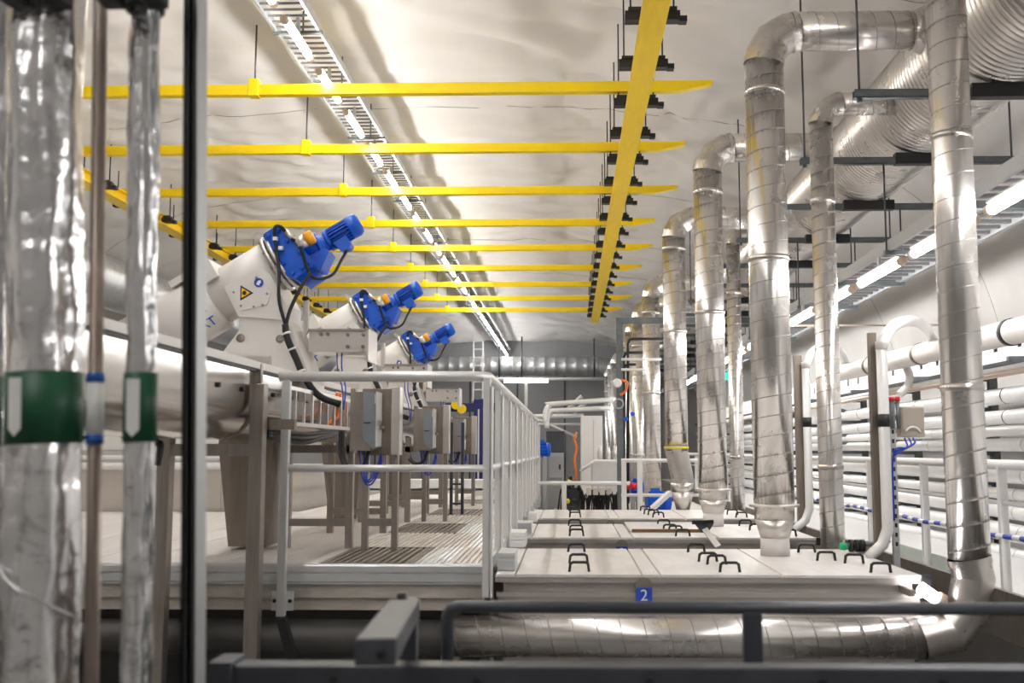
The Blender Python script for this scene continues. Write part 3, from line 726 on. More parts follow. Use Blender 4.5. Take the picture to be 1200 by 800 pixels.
    cab([AXS(31, 19, -.18), AXS(29, 27, -.2), AXS(23, 28, -.21), AXS(15, 14, -.2), Q(12, -14, -.22), Q(14, -50, -.24), Q(22, -78, -.24)])
    cab([AXS(80, mo - 23, -.04), Q(78, 2, -.06), Q(70, -16, -.1), Q(56, -23, -.16), Q(46, -17, -.19), AXS(37, -4, -.19), AXS(33, 8, -.19)], .013)
    cab([Q(48, -17, -.2), Q(38, -35, -.22), Q(27, -60, -.23), Q(22, -82, -.24)], .015)
    cab([Q(22, -78, -.25), Q(25, -95, -.25), Q(36, -118, -.25), Q(46, -140, -.24), Q(62, -160, -.22), Q(86, -170, -.2)], .028, nm='cable_bundle')
    for a, b in ((23.5, -88), (31, -106), (42, -131)): MB().lathe([(0, .031), (.012, .031)], Q(a, b, -.25), Q(a + 5, b - 12, -.25), 10).build('cable_tie', 'wprint', t)
    for a in (4, 17): MB().cbox(AXS(17, a, -.2), .03, .03, .025).build('cable_clip', 'wprint', t)
    for k in range(2): cab([Q(72 + 6 * k, -100, .03), Q(74 + 5 * k, -125, 0), Q(82 + 4 * k, -150, -.05), Q(86, -175, -.1)], .006, 'bcable', 'blue_hose')
    # bolted bracket beam to the right
    MB().prism([(42, -82), (111, -82), (111, -107), (42, -107)], lambda a, b: Q(a, b, -.06), lambda a, b: Q(a, b, .22)).build('bracket_beam', 'steell', t, .003)
    MB().prism([(41, -80), (112, -80), (112, -82.5), (41, -82.5)], lambda a, b: Q(a, b, -.08), lambda a, b: Q(a, b, .24)).build('bracket_top', 'steel', t)
    MB().prism([(110, -80), (113, -80), (113, -118), (110, -118)], lambda a, b: Q(a, b, -.08), lambda a, b: Q(a, b, .24)).build('bracket_end', 'steell', t)
    MB().prism([(36, -48), (42, -46), (42, -84), (36, -92)], lambda a, b: Q(a, b, -.1), lambda a, b: Q(a, b, -.07)).build('bracket_arm', 'steell', t)
    for a in (56, 64, 88, 106):
        for b in ((-87, -101) if a > 70 else (-86,)):
            MB().lathe([(0, .013), (.015, .013)], Q(a, b, -.06), Q(a, b, -1), 6).build('bolt', 'steelb', t)
    # chute down to the deck
    dz = DKZ - A0.z
    poly = [(-56, -190), (6, -190), (6, -215), (1, dz / S + 4), (-43, dz / S + 4), (-58, -215)]
    MB().prism(poly, lambda a, b: Q(a, b, -.12), lambda a, b: Q(a, b, .2)).build('chute', 'steelb', t, .004)
    return t
a1 = auger('nearest and largest inclined auger with a blue gear motor')
tilt = Matrix.Rotation(R(45), 3, dirv) @ FRONT @ Matrix.Rotation(R(31), 3, 'Z')
text_mesh('AT', 'logo_lettering', 'bprint', a1, AXS(-101, -27.5, -.162), .10, tilt)
text_mesh('\u25b2', 'logo_mark', 'bprint', a1, AXS(-97, -14, -.206), .07, tilt)
for (u, v, y, lb) in ((424, 371, 9.95, 'middle one of the three inclined augers with blue gear motors'), (477.5, 411, 12.8, 'farthest and smallest inclined auger with a blue gear motor')):
    c = copy_tree(a1); c['label'] = lb; c.location = P(u, v, y)
    for ch in list(c.children):                    # the far ones stand on the same deck: refit the chute
        if ch.name.startswith('chute'):
            ch.scale.z = (DKZ - c.location.z) / (DKZ - A0.z)
# ------------------------------------------------------------------ drive cabinets beside the augers
B0 = P(441, 492, 6.95); s7 = 6.95 / 1200
def W(u, v, dy=0): p = B0 + Vector(((u - 441) * s7, dy, (492 - v) * s7)); return p
def cabinet(label):
    t = thing('drive_cabinet', label, 'drive cabinet', W(441, 533), 'drive cabinets by the augers')
    MB().box(W(424, 0).x, W(468, 0).x, B0.y + .0, B0.y + .16, W(0, 533).z, W(0, 455).z).build('back_box', 'steelb', t, .004)
    MB().box(W(459, 0).x, W(469, 0).x, B0.y - .012, B0.y + .1, W(0, 533).z, W(0, 453).z).build('edge_post', 'steell', t, .003)
    MB().box(W(411, 0).x, W(417, 0).x, B0.y - .03, B0.y + .05, W(0, 530).z, W(0, 455).z).build('edge_post', 'steel', t, .003)
    poly = [(417, 461), (431, 460), (431, 514), (441, 524), (438, 528), (416, 527)]
    MB().prism(poly, lambda a, b: W(a, b, -.16), lambda a, b: W(a, b, 0)).build('drive_body', 'steel', t, .004)
    poly = [(431, 460), (446, 461), (446, 522), (443, 526), (431, 514)]
    MB().prism(poly, lambda a, b: W(a, b, -.17), lambda a, b: W(a, b, 0)).build('drive_cover', 'gbox', t, .004)
    MB().prism([(446, 460), (448, 461), (448, 523), (446, 524)], lambda a, b: W(a, b, -.175), lambda a, b: W(a, b, -.01)).build('cover_edge', 'rail', t)
    MB().prism([(432, 495.5), (440, 495.5), (440, 496.8), (432, 496.8)], lambda a, b: W(a, b, -.173), lambda a, b: W(a, b, -.168)).build('label_slot', 'black', t)
    MB().prism([(444, 463), (446, 463), (446, 474), (444, 474)], lambda a, b: W(a, b, -.174), lambda a, b: W(a, b, -.168)).build('status_strip', 'copper', t)
    MB().lathe([(0, .012), (.03, .01)], W(448, 501, -.1), W(460, 501, -.1), 8).build('lock', 'steel', t)
    for k in range(2): MB().tube(smoothpath([W(398 + 3 * k, 505, .02), W(402 + 3 * k, 535, -.05), W(414 + 2 * k, 548, -.1), W(430, 545, -.1), W(437, 527, -.1)], 6), .013, 7).build('cable', 'rubber', t)
    for k in range(3): MB().tube(smoothpath([W(424 + 6 * k, 527, -.08), W(430 + 2 * k, 560, -.1), W(440, 566 - 4 * k, -.1), W(450 - 2 * k, 545, -.08), W(448, 532, -.02)], 6), .006, 6).build('blue_hose', 'bcable', t)
    for u in (427, 462): MB().box(W(u - 3.5, 0).x, W(u + 3.5, 0).x, B0.y + .06, B0.y + .12, DKZ, W(0, 530).z).build('leg', 'steel', t)
    MB().box(W(427, 0).x, W(462, 0).x, B0.y + .07, B0.y + .11, DKZ + .16, DKZ + .21).build('cross_bar', 'steel', t)
    return t
c1 = cabinet('largest grey drive cabinet, beside the nearest auger')
for (u, v, y, lb) in ((506.5, 502, 9.75, 'middle grey drive cabinet of the three behind the railing'), (542.5, 509, 12.5, 'farthest grey drive cabinet of the three, at the railing corner')):
    c = copy_tree(c1); c['label'] = lb; p = P(u, v, y); c.location = p + (ORG[c1] - B0)
    sc_ = (c.location.z - DKZ) / (ORG[c1].z - DKZ)
    for ch in c.children:
        if ch.name.startswith('leg'): ch.scale.z = max(.2, sc_)
# black stand with two legs near the corner
t = thing('black_stand', 'slim black steel stand on the deck left of the railing corner', 'stand', P(535, 605, 11.2))
yb = 10.9; zb = DKZ
for u in (529, 542): MB().box(P(u - 1.7, 560, yb).x, P(u + 1.7, 560, yb).x, yb - .02, yb + .02, zb, P(535, 495, yb).z).build('leg', 'dgrey', t)
for v in (567, 590): MB().bar(P(529, v, yb), P(542, v, yb), .02, .02).build('cross_bar', 'dgrey', t)


# ------------------------------------------------------------------ foreground pipes, close to the camera on the left
FY = 2.4; FS = FY / 1200
def wobble_pipe(name, mt, parent, p, q, r, amp, joints=(), n=40, rows=120, seed=0, fq=1.0):
    calm = (P(100, 522, FY).z, P(100, 433, FY).z)
    p, q = Vector(p), Vector(q); d = q - p; L = d.length; d /= L
    a = d.cross(Vector((0, 1, 0))).normalized(); b = d.cross(a); vs = []
    for i in range(rows + 1):
        t = L * i / rows; c = p + d * t
        cr = sum(math.exp(-((t - j) / .012) ** 2) for j in joints)
        for k in range(n):
            g = 2 * math.pi * k / n
            w_ = noise.fractal(Vector((math.cos(g) * 1.3 * fq + seed, math.sin(g) * 1.3 * fq, t * 2.2 * fq + seed)), 1, 2, 3) * amp
            if calm[0] < t < calm[1]: w_ *= .2
            rr = r * (1 + w_ - .05 * cr)
            vs.append(c + (a * math.cos(g) + b * math.sin(g)) * rr)
    mb = MB().add(vs, [(i * n + k, i * n + (k + 1) % n, (i + 1) * n + (k + 1) % n, (i + 1) * n + k) for i in range(rows) for k in range(n)], True)
    return mb.build(name, mt, parent)
def band(parent, name, mt, p, q, r, v0, v1, uu):
    a, b = P(uu, v1, FY), P(uu, v0, FY); p, q = Vector(p), Vector(q)
    f = lambda z: p + (q - p) * ((z - p.z) / (q.z - p.z))
    A, B = f(a.z), f(b.z); L = (B - A).length
    return MB().lathe([(0, r - .004), (0, r), (L, r), (L, r - .004)], A, B, 36, cap=False).build(name, mt, parent)
def arrow_on(parent, p, q, r, uc, v0, v1, hw):
    """white arrow pointing down, wrapped on the pipe"""
    p, q = Vector(p), Vector(q); z0, z1 = P(uc, v1, FY).z, P(uc, v0, FY).z; hd = hw * 1.0
    c = lambda z: p + (q - p) * ((z - p.z) / (q.z - p.z)); xc = P(uc, (v0 + v1) / 2, FY).x
    def on(dx, z):
        o = c(z); x = xc + dx - c((z0 + z1) / 2).x; x = max(-r * .98, min(r * .98, x))
        return Vector((o.x + x, o.y - math.sqrt(r * r - x * x), z))
    mb = MB(); n = 8; top = [on(-hw + 2 * hw * i / n, z1) for i in range(n + 1)]; mid = [on(-hw + 2 * hw * i / n, z0 + hd) for i in range(n + 1)]
    tip = [on(-hw + 2 * hw * i / n, z0 + hd * abs(-1 + 2 * i / n)) for i in range(n + 1)]
    vs = top + mid + tip; m_ = n + 1
    mb.add(vs, [(i, i + 1, m_ + i + 1, m_ + i) for i in range(n)] + [(m_ + i, m_ + i + 1, 2 * m_ + i + 1, 2 * m_ + i) for i in range(n)], True)
    return mb.build('flow_arrow', 'wprint', parent)
def ends(u0, u1, y=FY):                            # a steep pipe through the two pixels, floor to above the frame
    a, b = P(u0, 0, y), P(u1, 800, y); d = a - b
    k = lambda z: b + d * ((z - b.z) / d.z)
    return k(0.0), k(E + 1.35)
p, q = ends(58, 48)
t = thing('insulated_pipe', 'thick foil-wrapped pipe with a green flow band at the left edge', 'pipe', p)
wobble_pipe('foil_jacket', 'foil', t, p, q, .079, .24, [(P(55, v, FY).z) for v in (75, 185, 285, 397, 560)], rows=260, seed=2)
band(t, 'green_band', 'green', p, q, .086, 437, 520, 55); arrow_on(t, p, q, .0872, 38.5, 445, 512, .0185)
z0, z1 = P(20, 655, FY).z, P(85, 722, FY).z
MB().tube([Vector((p + (q - p) * ((zz - p.z) / (q.z - p.z)))) + Vector((.086 * math.sin(R(g)), -.086 * math.cos(R(g)), 0)) for g, zz in [(-80 + 10 * i, z0 + (z1 - z0) * i / 16) for i in range(17)]], .004, 5).build('tape_edge', 'foil', t)
p, q = ends(170.5, 160)
t = thing('insulated_pipe', 'slim crumpled foil pipe with a green flow band, right of the brown pipe', 'pipe', p)
wobble_pipe('foil_jacket', 'foil', t, p, q, .0335, .30, rows=300, seed=5, fq=2.2)
band(t, 'green_band', 'green', p, q, .0385, 437, 518, 163); arrow_on(t, p, q, .0395, 163, 445, 512, .0165)
band(t, 'pipe_clamp', 'black', p, q, .046, 2, 14, 163)
p, q = ends(118, 107)
t = thing('brown_pipe', 'thin brown steel pipe with a blue and white band', 'pipe', p)
MB().tube([p, q], .0165, 16).build('pipe', 'brownp', t)
band(t, 'blue_band', 'bband', p, q, .0205, 437, 448, 110); band(t, 'blue_band', 'bband', p, q, .0205, 509, 520, 110); band(t, 'white_band', 'wprint', p, q, .0195, 448, 509, 110)
p, q = ends(-2, -12)
t = thing('insulated_pipe', 'foil pipe cut off by the left picture edge', 'pipe', p)
wobble_pipe('foil_jacket', 'foil', t, p, q, .024, .2, rows=200, seed=8, fq=2)
p, q = ends(15, 6, 2.5)
tag(MB().tube([p, q], .011, 12).build('brown_pipe', 'brownp'), 'thin brown pipe left of the thick foil pipe', 'pipe')
# strut channel
p, q = ends(229, 226)
t = thing('strut_channel', 'upright black slotted strut channel with a grey side, in the left foreground', 'strut', p)
w0, w1 = -.030, .012
def shift(a): return [(p.x + a, p.z), (q.x + a, q.z)]
xa_, xb_ = p.x - .018, p.x + .036
def quadbar(x0, x1, y0, y1, name, mt):
    dx = q.x - p.x
    vs = [(x + (dx if z > 1 else 0), y, z) for x in (x0, x1) for y in (y0, y1) for z in (p.z, q.z)]
    return MB().add(vs, [(0, 1, 3, 2), (4, 6, 7, 5), (0, 4, 5, 1), (2, 3, 7, 6), (0, 2, 6, 4), (1, 5, 7, 3)]).build(name, mt, t)
quadbar(xa_, xa_ + .006, FY - .03, FY + .03, 'side_wall', 'galvd')
quadbar(xa_ + .034, xa_ + .037, FY - .034, FY + .03, 'side_wall', mat('strut_side', (.42, .43, .43), .45, .5))
quadbar(xa_, xa_ + .036, FY + .024, FY + .03, 'back_wall', 'black')
quadbar(xa_, xa_ + .013, FY - .03, FY - .027, 'lip', 'black'); quadbar(xa_ + .024, xa_ + .035, FY - .03, FY - .027, 'lip', 'black')
for k in range(60):
    z = .1 + k * .07; xx = xa_ + (q.x - p.x) * z / q.z
    MB().box(xx + .012, xx + .026, FY + .018, FY + .024, z, z + .028).build('slot', 'galvd', t)
# rail that carries the pipes at the top
zt_ = P(100, -8, FY - .1).z
t = thing('pipe_bracket_rail', 'black bracket rail across the tops of the foreground pipes', 'bracket', (-1, FY - .1, zt_))
MB().box(P(-60, 0, 2.28).x, P(222, 0, 2.28).x, 2.26, 2.30, zt_ - .008, zt_ + .04).build('rail', 'black', t)
for u in (6, 55, 118, 170): x = P(u, 0, 2.28).x; MB().box(x - .025, x + .025, 2.25, 2.36, zt_ - .016, zt_ + .03).build('clamp', 'black', t, .004)
tag(MB().tube(smoothpath([P(-12, 720, 2.6), P(0, 620, 2.6), P(5, 560, 2.6), P(-4, 515, 2.6)], 6), .009, 8).build('blue_hose', 'bband'), 'blue hose at the far left picture edge', 'hose')

# ------------------------------------------------------------------ dark grey railing in front of the camera
RY = 3.1
t = thing('foreground_railing', 'blurred dark grey railing across the bottom foreground', 'railing', P(860, 790, RY))
z = P(850, 712, RY).z; xL, xR_ = P(525, 712, RY).x, P(1290, 712, RY).x; zl = E - 1.25
MB().tube([(xL, RY, zl), (xL, RY, z - .03), (xL + .01, RY, z - .01), (xL + .03, RY, z), (xR_, RY, z)], .0185, 12).build('top_rail', 'dgrey', t)
a, b = P(871, 750, RY).x, P(893, 750, RY).x
MB().box(a, b, RY - .02, RY + .02, zl, z - .01).build('post', 'dgrey', t, .005)
z2 = P(700, 779, 2.75).z; a = P(272, 790, 2.75).x
MB().box(a, P(1300, 790, 2.75).x, 2.72, 2.80, z2 - .12, z2).build('lower_beam', 'dgrey', t, .006)
for u in (395, 560, 760, 960, 1100): x = P(u, 790, 2.75).x; MB().lathe([(0, .012), (.01, .012)], (x, 2.72, z2 - .035), (x, 2, z2 - .035), 8).build('bolt', 'black', t)
x = P(262, 790, 2.75).x
MB().box(x - .025, x + .035, 2.70, 2.82, z2 - .13, z2 + .012).build('end_plate', 'dgrey', t, .004)
t = thing('railing_gate_arm', 'dark grey gate arm pointing away, left of the foreground railing', 'gate arm', P(445, 790, 2.3))
MB().bar(P(440, 764, 2.15), P(474, 713, 2.95), .085, .055).build('arm', 'dgrey', t, .004)
MB().box(P(473, 740, 3).x, P(489, 740, 3).x, 2.98, 3.03, zl, P(480, 701, 3).z).build('post', 'dgrey', t, .005)
MB().lathe([(0, .016), (.03, .014)], P(471, 707, 2.95), P(471, 690, 2.95), 8).build('knob', 'rubber', t)
p = P(440, 764, 2.15)
MB().lathe([(0, .01), (.008, .01)], p + Vector((.012, -.0, -.005)), p + Vector((.012, -1, -.005)), 8).build('bolt', 'black', t)

# ------------------------------------------------------------------ right side: walkway, guard rail, pipe rack
GXR = 2.85; WZ = E - 1.0
t = thing('side_walkway', 'pale walkway along the right wall behind the white guard rail', 'walkway', (4, 10, 0))
for k in range(16):
    y = 4 + 2 * k
    MB().box(GXR - .06, XR - .02, y + .004, y + 1.996, WZ - .06, WZ).build('floor_slab', 'white', t)
MB().box(GXR - .1, GXR - .06, 4, 36, WZ - .2, WZ + .11).build('kerb', 'steel', t)
MB().box(GXR + .1, GXR + .12, 8.1, 9.6, WZ, WZ + .16).build('glass_strip', 'glass', t)
for y in (5, 11, 17, 23, 29, 35): MB().box(GXR, GXR + .12, y, y + .12, 0, WZ - .06).build('column', 'steel', t)
t = thing('guard_railing', 'white guard rail along the right walkway beside the pipe rack', 'railing', (GXR, 8, WZ))
hz = PX(1200, 545, GXR).z
MB().tube([(GXR, 4.2, hz), (GXR, 30, hz)], .032, 12).build('handrail', 'white', t)
mz = PX(1200, 592, GXR).z
MB().tube([(GXR, 4.2, mz), (GXR, 30, mz)], .016, 10).build('mid_rail', 'white', t)
for k in range(16):
    y = 5.4 + 1.5 * k
    MB().box(GXR - .03, GXR + .03, y - .02, y + .02, WZ, hz - .01).build('post', 'white', t, .004)
    MB().box(GXR - .05, GXR + .05, y - .05, y + .05, WZ, WZ + .012).build('foot_plate', 'galv', t)
bz = PX(1200, 633, GXR - .05).z
hose = [(GXR - .06, 5 + .25 * k, bz + .008 * math.sin(k * 1.3)) for k in range(44)]
t = thing('rail_hose', 'blue and white hose strung along the right guard rail', 'hose', (GXR - .06, 8, bz))
MB().tube(hose, .017, 8).build('hose', 'bcable', t)
for k in range(30): c = hose[k + 3]; MB().lathe([(0, .0178), (.11, .0178)], c, Vector(hose[k + 4]), 8).build('white_stripe', 'white', t)
# pipe rack
PXW = 4.25
rk = thing('pipe_rack', 'grey steel uprights and brackets carrying the white wall pipes', 'rack', (PXW, 12, WZ))
levels = [(464, 19), (489, 17), (505, 13), (521, 15), (556, 19), (578, 13), (598, 17), (622, 21), (648, 19)]
names = ['top', 'second from the top', 'third from the top', 'fourth from the top', 'fifth from the top', 'sixth from the top', 'third from the bottom', 'second from the bottom', 'lowest']
pz = []
for (v, d), nm in zip(levels, names):
    c = PX(1175, v, PXW); r = d / 2 / 1200 * c.y; pz.append((c.z, r))
    t = thing('wall_pipe', f'white insulated pipe along the right wall, {nm} of the rack', 'pipe', (PXW, 12, c.z), 'white pipes on the right wall')
    MB().tube([(PXW, 5, c.z), (PXW, 34, c.z)], r, 16).build('pipe', 'wpipe', t)
    for k in range(14):
        y = 5.8 + 1.25 * k + .12 * (v % 5)
        MB().lathe([(0, r + .004), (.02, r + .004)], (PXW, y, c.z), (PXW, y + 1, c.z), 16, cap=False).build('pipe_clip', 'rubber' if v in (464, 489) else 'galv', t)
for k in range(12):
    y = 6.2 + 2.4 * k
    MB().box(PXW + .2, PXW + .28, y - .04, y + .04, WZ, E + 1.05).build('upright', 'galvd', rk)
    for z, r in pz: MB().box(PXW - .1, PXW + .2, y - .025, y + .025, z - r - .045, z - r).build('bracket', 'galvd', rk)
    for z, r in pz[:5]: MB().box(PXW - .06, PXW - .0, y + .55, y + .68, z - r - .06, z - r - .005).build('label_plate', 'black', rk)
# perforated cable tray above the rack
t = thing('perforated_tray', 'white cable tray with square holes above the right pipe rack', 'cable tray', (3.95, 12, E + .8))
xx = 3.9; za = PX(1000, 459, xx).z; zb_ = PX(1000, 436, xx).z
y = 5.0
while y < 30:
    MB().box(xx, xx + .012, y, y + .40, za, zb_).box(xx, xx + .012, y + .40, y + .5, za, za + (zb_ - za) * .35).box(xx, xx + .012, y + .40, y + .5, za + (zb_ - za) * .72, zb_).build('side_plate', 'white', t)
    y += .5
MB().box(xx + .012, xx + .6, 5, 30, za, za + .012).build('bottom_plate', 'galvd', t)
MB().box(xx + .08, xx + .09, 5, 30, za + .012, zb_ - .01).build('hole_shade_plate', 'galvd', t)  # dark sheet added behind the holes to give them their shade
for k in range(11):
    y = 6.2 + 2.4 * k
    MB().box(xx - .25, xx + .62, y - .03, y + .03, za - .07, za - .02).build('arm', 'galvd', t)
    MB().bar((xx - .2, y, za - .05), (xx + .6, y, za - .3), .04, .05).build('brace', 'galvd', t)
# copper coloured pipe and its white neighbour
for dx, dz, r, m_, lb in ((0, 0, .024, 'copper', 'thin copper-coloured pipe under the perforated tray'), (.08, .05, .03, 'wpipe', 'thin white pipe beside the copper-coloured pipe')):
    c = PX(1107, 450, 3.5)
    tag(MB().tube([(3.5 + dx, 5, c.z + dz), (3.5 + dx, 26, c.z + dz)], r, 12).build('service_pipe', m_), lb, 'pipe')
# sloping drain pipe
p, q = P(985, 437, 12.4), P(1240, 376, 7.1)
dp, dq = p, q
t = thing('drain_pipe', 'large pale sloping pipe in front of the perforated tray on the right', 'pipe', p)
MB().tube([p, q], .098, 22).build('pipe', 'cream', t)
for f in (.22, .5, .86):
    c = p + (q - p) * f; MB().lathe([(0, .1), (.0, .106), (.06, .106), (.06, .1)], c, q, 22, cap=False).build('clamp', 'black' if f > .8 else 'steelb', t)
c = P(1062, 430, 10.4)
MB().tube(smoothpath([c, c + Vector((.03, 0, -.1)), c + Vector((.0, 0, -.2)), c + Vector((-.08, 0, -.28))], 5), .04, 10).build('support_arm', 'cream', t)
# arched vent pipes beside the tanks
def drain_depth(u):
    return min((abs(PROJ(dp + (dq - dp) * f / 200)[0] - u), (dp + (dq - dp) * f / 200).y) for f in range(201))[1]
def vent(u, y, vt, vb, ru, label, post):
    yend_ = drain_depth(u + 2 * ru)
    k = y / 1200; r = .039; zt = P(u, vt, y).z; zb = P(u, vb, y).z; x = P(u, 500, y).x; rr = ru * k
    t = thing('arched_vent_pipe', label, 'pipe', (x, y, LIDZ), 'arched vent pipes')
    yv = yend_; n_ = 14
    arch_ = []
    for i in range(1, n_ + 1):
        g = R(180 * i / n_); f_ = i / n_; f_ = f_ * f_ * (3 - 2 * f_)
        arch_.append(P(u + ru - ru * math.cos(g), vt - ru * math.sin(g), y + (yv - y) * f_))
    path = [(x - .14, y, LIDZ), (x - .11, y, LIDZ + .03), (x - .04, y, LIDZ + .09), (x, y, LIDZ + .2), (x, y, zt)] + arch_
    MB().tube(path, [r] * 5 + [r + .012 * i / n_ for i in range(n_)], 16).build('pipe', 'wpipe', t)
    MB().lathe([(0, r + .004), (.09, r + .004)], (x, y, P(u, 500, y).z), (x, y, 9), 16).build('black_sleeve', 'rubber', t)
    MB().lathe([(0, r + .003), (.05, r + .005), (.06, r + .003)], (x, y, zt - .03), (x, y, 9), 16).build('coupling', 'cream', t)
    a, b = P(u - 12, 500, y).x, P(u - 3, 500, y).x
    t2 = tag(MB().box(a, b, y + .05, y + .1, 0, zt + .1).build('support_post', 'steelb'), post, 'post')
vent(1036, 7.35, 405, 612, 29, 'arched pale vent pipe beside the nearest tank, ending in the sloping pipe', 'brown flat post behind the nearer arched vent pipe')
vent(946, 9.9, 428, 592, 22, 'farther arched pale vent pipe beside the second tank', 'brown flat post behind the farther arched vent pipe')
# junction box with red-capped sensors
y = 7.6
t = thing('junction_box', 'taupe junction box on a galvanised post right of the arched vent pipe', 'junction box', P(1070, 512, y))
a, b = P(1056.5, 512, y), P(1083, 476, y)
MB().box(a.x, b.x, y, y + .12, a.z, b.z).build('box', 'taupe', t, .01)
MB().box(a.x + .01, b.x - .01, y - .008, y, a.z + .05, b.z - .01).build('door', 'taupe', t, .004)
c = P(1070, 509, y - .01); MB().tube(arc(c, .055, 15, 165, 10), .008, 6).build('handle_rim', 'cream', t)
pa = P(1052, 640, y); MB().box(pa.x - .022, pa.x + .022, y + .02, y + .06, 0, P(1052, 470, y).z).build('post', 'galv', t)
for k in range(14):
    zz = P(1052, 640 - 11 * k, y).z; MB().box(pa.x - .008, pa.x + .008, y + .014, y + .02, zz, zz + .03).build('slot', 'black', t)
for u in (1044.5, 1051.5):
    c = P(u, 470, y); MB().lathe([(0, .02), (.03, .02), (.035, .012)], c, c + Vector((0, 0, 1)), 10).build('red_cap', 'red', t); MB().lathe([(-.2, .014), (0, .014)], c, c + Vector((0, 0, 1)), 8).build('sensor', 'galvd', t)
for k in range(3): MB().tube(smoothpath([P(1060 + 5 * k, 513, y), P(1063 + 4 * k, 524 - 2 * k, y - .03), P(1050, 526 + 3 * k, y - .02), P(1046, 545, y), P(1046 + k, 610, y)], 5), .007, 6).build('blue_cable', 'bcable', t)
# valve and hose lying at the tank edge
y = 7.75
t = thing('hose_valve', 'black hose valve with a green tip lying at the back of the nearest lid', 'valve', P(1010, 645, y))
MB().tube(smoothpath([P(990, 640, y), P(1008, 637, y), P(1025, 637, y), P(1042, 632, y)], 5), .022, 10).build('hose', 'galvd', t)
for u in (995, 1002, 1008): MB().lathe([(0, .045), (.03, .045)], P(u, 639, y), P(u + 10, 639, y), 12).build('coupling', 'rubber', t)
MB().lathe([(0, .025), (.03, .03), (.06, .02)], P(984, 640, y), P(995, 640, y), 10).build('green_tip', mat('green_plastic', (.02, .5, .2), .4), t)
# sprinkler line across
z = P(1000, 381, 13).z
tag(MB().tube([(P(900, 381, 13).x, 13, z), (XR - .2, 13, z)], .014, 8).build('sprinkler_pipe', 'copper'), 'thin horizontal brown pipe crossing above the arched vent pipe', 'pipe')
# exit sign
c = P(851, 438, 26)
t = thing('exit_sign', 'small green lit exit sign between the exhaust ducts', 'sign', c)
MB().box(c.x - .12, c.x + .12, 26, 26.05, c.z - .15, c.z + .15).build('sign_face', 'exitg', t)
MB().tube([(c.x, 26.02, c.z + .15), (c.x, 26.02, arch(c.x))], .01, 6).build('hanger_rod', 'rod', t)

# ------------------------------------------------------------------ left side beyond the deck
tag(MB().lathe([(0, .42), (28, .42)], (-7.55, 7, E + 2.72), (-7.55, 8, E + 2.72), 32).build('wall_duct', 'galv'), 'large plain grey duct along the far left wall', 'duct')
t = thing('beige_tank', 'long low beige tank beyond the left part of the deck', 'tank', (-5.5, 12.2, 0))
zt_ = P(150, 549, 11.35).z
MB().box(-8.6, -3.15, 11.4, 13.4, 0, zt_).build('body', 'tank2', t, .01)
MB().box(-8.65, -3.1, 11.36, 13.45, zt_, zt_ + .03).build('rim', 'white', t, .005)
for x in (-7.4, -6.2, -5.0, -3.9): MB().box(x - .02, x + .02, 11.38, 11.4, DKZ, zt_).build('rib', 'tank2', t)
for v, r, lb in ((536, .025, 'upper thin white pipe above the beige tank'), (546, .04, 'lower white pipe along the rim of the beige tank')):
    z = P(180, v, 11.2).z
    tag(MB().tube([(-8.4, 11.2, z), (-3.4, 11.2, z)], r, 12).build('service_pipe', 'white'), lb, 'pipe')
t = thing('striped_cable', 'black cable with yellow stripes hanging under the trough', 'cable', P(120, 510, 5.2))
cp = smoothpath([P(88, 517, 5.2), P(105, 507, 5.2), P(122, 500, 5.2), P(138, 507, 5.2), P(152, 513, 5.2)], 6)
MB().tube(cp, .017, 8).build('cable', 'rubber', t)
for k in range(8, 21, 2): MB().lathe([(0, .0178), (.014, .0178)], cp[k], cp[k + 1], 8).build('yellow_stripe', 'yellc', t)
t = thing('cable_loop', 'black looped cable hanging between the trough posts', 'cable', P(180, 520, 5.5))
MB().tube(smoothpath([P(189, 495, 5.5), P(181, 503, 5.5), P(182, 517, 5.5), P(188, 522, 5.5), P(184, 545, 5.5)], 6), .02, 8).build('cable', 'rubber', t)
bw = MB().box(-7.4, DX1 - .1, 7.0, 7.15, 0, DKZ - .32)  # dark wall added so the space under the deck stays in shade
tag(bw.build('shade_wall', mat('shade_wall_dark', (.10, .095, .09), .8, var=.3, vscale=2)), 'dark wall added under the raised deck to keep it in shade', 'shade wall')
tag(MB().box(TX0 + .1, TX1 - .2, 8.05, 8.2, 0, LIDZ - .3).build('shade_wall', mat('shade_wall_dark', (.1, .1, .1))), 'dark wall added under the lidded tanks to keep them in shade', 'shade wall')  # likewise added to darken the space under the tanks

# ------------------------------------------------------------------ far end of the hall
y = 38.6; zc = P(600, 429, y).z
t = thing('cross_duct', 'grey ribbed duct crossing the far end of the hall', 'duct', (0, y, zc))
xa_, xb_ = P(430, 429, y).x, P(700, 429, y).x; prof = []; d = 0
while d < xb_ - xa_:
    prof += [(d, .36), (d + .3, .36), (d + .32, .375), (d + .38, .375)]; d += .4
MB().lathe(prof, (xa_, y, zc), (xb_, y, zc), 28).build('duct_shell', 'galv', t)
segments([(xb_, y, zc), (xb_ + .45, y, zc - .1), (xb_ + .9, y, zc - .45)], .36).build('elbow', 'galv', t)
for u in (471, 586, 612, 696):
    x = P(u, 429, y).x; MB().tube([(x, y - .4, zc - .45), (x, y - .4, arch(x) + .02)], .03, 6).build('hanger_rod', 'rod', t)
z = P(600, 444, 38).z
tag(MB().tube([(P(560, 444, 38).x, 38, z), (P(716, 444, 38).x, 38, z)], .06, 10).build('service_pipe', 'white'), 'thin white pipe below the far cross duct', 'pipe')
c = P(616.5, 446, 35)
t = thing('hanging_lamp', 'bright horizontal strip lamp at the far end of the hall', 'lamp', c)
MB().box(P(591, 446, 35).x, P(642, 446, 35).x, 34.95, 35.05, P(600, 448, 35).z, P(600, 444, 35).z).build('tube', mat('far_lamp', (1, 1, 1), .3, emit=9), t)
